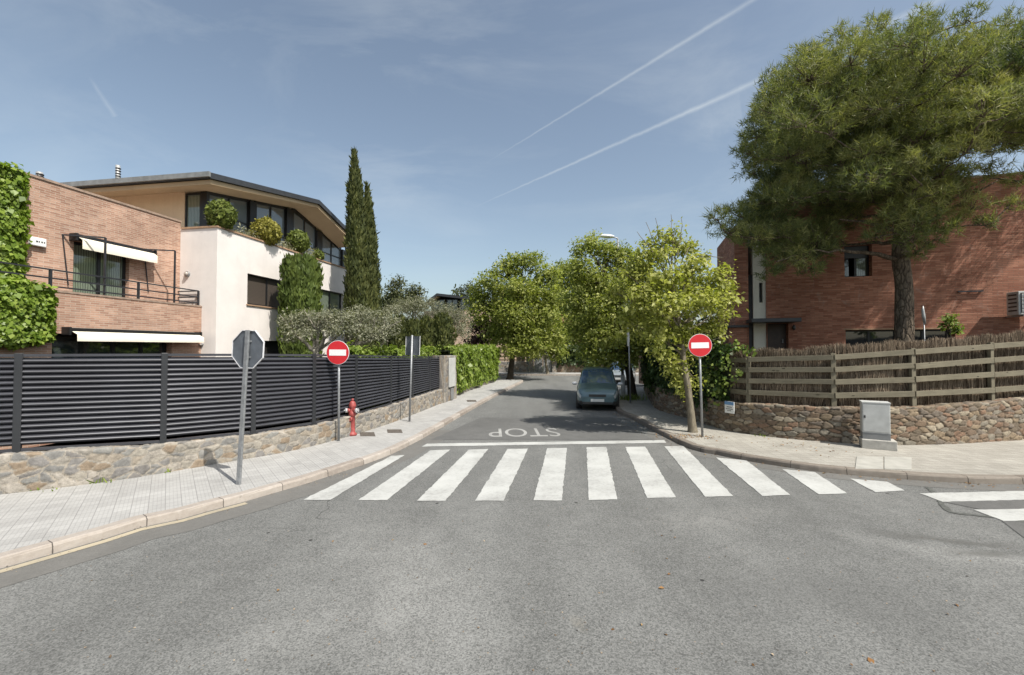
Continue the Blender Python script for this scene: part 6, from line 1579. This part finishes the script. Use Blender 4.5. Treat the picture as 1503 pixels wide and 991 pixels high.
# weeds at wall feet
p_, d_ = [], []
for (u, v, n, r, h) in ((140, 708, 40, .10, .10), (487, 642, 70, .07, .22), (388, 664, 40, .06, .14), (243, 693, 18, .05, .07), (905, 585, 0, .1, .1), (927, 587, 130, .3, .28), (1120, 640, 14, .1, .06), (60, 719, 20, .15, .05)):
    c = G(u, v, SW); p_.append(np.array(c) + rng.normal(size=(n, 3)) * np.array([r, r * .6, 0])); d_.append(np.stack([rng.normal(0, .5, n), rng.normal(0, .5, n), np.ones(n)], 1) * h)
p_, d_ = np.concatenate(p_), np.concatenate(d_)
w_ = unit(np.cross(unit(d_), rng.normal(size=d_.shape))) * .012; L_ = rng.uniform(.5, 1.2, len(p_))[:, None]
q = np.stack([p_ - w_, p_ + w_, p_ + d_ * L_ * .6 + w_ * 1.3, p_ + d_ * L_], 1).reshape(-1, 3)
o = np_mesh('weeds', q, 4, M['hedge'], tint=rng.uniform(.1, .9, len(p_)), kind='stuff'); props(o, 'small green weeds at the feet of the walls and posts', 'weeds')
# young shoot by the pine
c = P(1395, 476, 13.6); b = Vector((c.x, c.y, .1)); cl = [((c.x, c.y, c.z + .12), (.16, .14, .2)), ((c.x + .22, c.y, c.z - .12), (.18, .14, .12)), ((c.x - .15, c.y, c.z - .05), (.1, .1, .1))]
tree('sapling', 'thin bright leafed sapling before the dark strip window, beside the pine', b, (c.x, c.y, c.z), cl, 260, .11, M['hedge'], M['bark_grey'], .02, .012, sub_r=.06)

# ------------------------------------------------------------------ light and sky
w = bpy.data.worlds.new('World'); scene.world = w; w.use_nodes = True
nt = w.node_tree; nt.nodes.clear()
class W_(NT):
    def __init__(s): s.t = nt
wn = W_(); wo = nt.nodes.new('ShaderNodeOutputWorld'); bg = nt.nodes.new('ShaderNodeBackground')
sky = nt.nodes.new('ShaderNodeTexSky'); sky.sky_type = 'NISHITA'; sky.sun_disc = False
sky.sun_elevation = math.radians(SUN_EL); sky.sun_rotation = SUN_ROT; sky.air_density = 1.0; sky.dust_density = SKY_DUST; sky.ozone_density = 1.0; sky.altitude = 100
tc_ = nt.nodes.new('ShaderNodeTexCoord'); D = tc_.outputs['Generated']
def dot(v, n_):
    nd = wn.n('ShaderNodeVectorMath', _operation='DOT_PRODUCT'); wn.set(nd.inputs[0], v); nd.inputs[1].default_value = tuple(n_); return nd.outputs['Value']
def trail(p0, p1, w0, w1, amp, wob=.004, fade=.25):
    a, b = ray(*p0).normalized(), ray(*p1).normalized(); n_ = a.cross(b).normalized(); tg = (b - a * a.dot(b)).normalized(); Lm = math.acos(max(-1, min(1, a.dot(b))))
    along = wn.math('DIVIDE', dot(D, tg), math.sin(min(Lm, 1.5)))
    nz = wn.noise(D, 38, 5, .7); nz2 = wn.noise(D, 9, 4, .6)
    off = wn.math('ADD', dot(D, n_), wn.math('MULTIPLY', wn.math('SUBTRACT', nz, .5), wob))
    wd = wn.math('ADD', w0, wn.math('MULTIPLY', along, w1 - w0)); wd = wn.math('MAXIMUM', wd, .0004)
    k = wn.math('SUBTRACT', 1.0, wn.math('DIVIDE', wn.math('ABSOLUTE', off), wd), clamp=True)
    k = wn.math('POWER', k, 1.2)
    en = wn.ramp(along, [(0.0, 0), (fade, 1), (.97, 1), (1.0, 0.0)])
    k = wn.math('MULTIPLY', k, en); k = wn.math('MULTIPLY', k, wn.ramp(nz2, [(.3, .55), (.65, 1)]))
    return wn.math('MULTIPLY', k, amp)
tr1 = trail((712, 240), (1125, -12), .0012, .0062, .24); tr2 = trail((688, 308), (1420, -18), .0014, .009, .30, .005); tr3 = trail((130, 112), (170, 172), .004, .006, .14, .006)
tr4 = trail((1000, 195), (1090, 165), .03, .04, .10, .05, .5)
rotm = wn.mapping(D, (1.0, 4.5, 5.0), (0, 0, math.radians(32)))
ci = wn.noise(rotm, 1.7, 7, .62, .5); ci2 = wn.noise(D, 2.2, 4, .5)
cir = wn.math('MULTIPLY', wn.ramp(ci, [(.46, 0), (.80, .20)]), wn.ramp(ci2, [(.38, 0.1), (.62, 1)]))
sepd = wn.n('ShaderNodeSeparateXYZ'); wn.set(sepd.inputs[0], D)
k = wn.math('ADD', wn.math('ADD', tr1, tr2), wn.math('ADD', wn.math('ADD', tr3, tr4), cir), clamp=True)
k = wn.math('MULTIPLY', k, wn.ramp(sepd.outputs[2], [(.0, .2), (.08, 1)]))
hs = wn.n('ShaderNodeHueSaturation', Saturation=SKY_SAT); wn.set(hs.inputs['Color'], sky.outputs[0])
sk = wn.mix(1.0, hs.outputs[0], SKY_TINT, 'MULTIPLY')
col = wn.mix(k, sk, SKY_CLOUD)
wn.set(bg.inputs[0], col); bg.inputs[1].default_value = SKY_STR
nt.links.new(bg.outputs[0], wo.inputs[0])
sl = bpy.data.lights.new('sun', 'SUN'); sl.energy = SUN_STR; sl.angle = math.radians(.53); sl.color = (1.0, .955, .88)
so = bpy.data.objects.new('sun', sl); COL.objects.link(so); so.location = (20, -20, 40)
hd = Vector((SUN_H[0], SUN_H[1], 0)).normalized() * math.cos(math.radians(SUN_EL)); sd = Vector((hd.x, hd.y, math.sin(math.radians(SUN_EL))))
so.rotation_euler = (-sd).to_track_quat('-Z', 'Y').to_euler()
vs_ = scene.view_settings; vs_.view_transform = 'Standard'; vs_.look = 'None'; vs_.gamma = 1.0; vs_.exposure = EXPO; vs_.use_curve_mapping = False
scene.cycles.max_bounces = 8; scene.cycles.transparent_max_bounces = 8; scene.cycles.use_denoising = True
scene.cycles.sample_clamp_indirect = 6
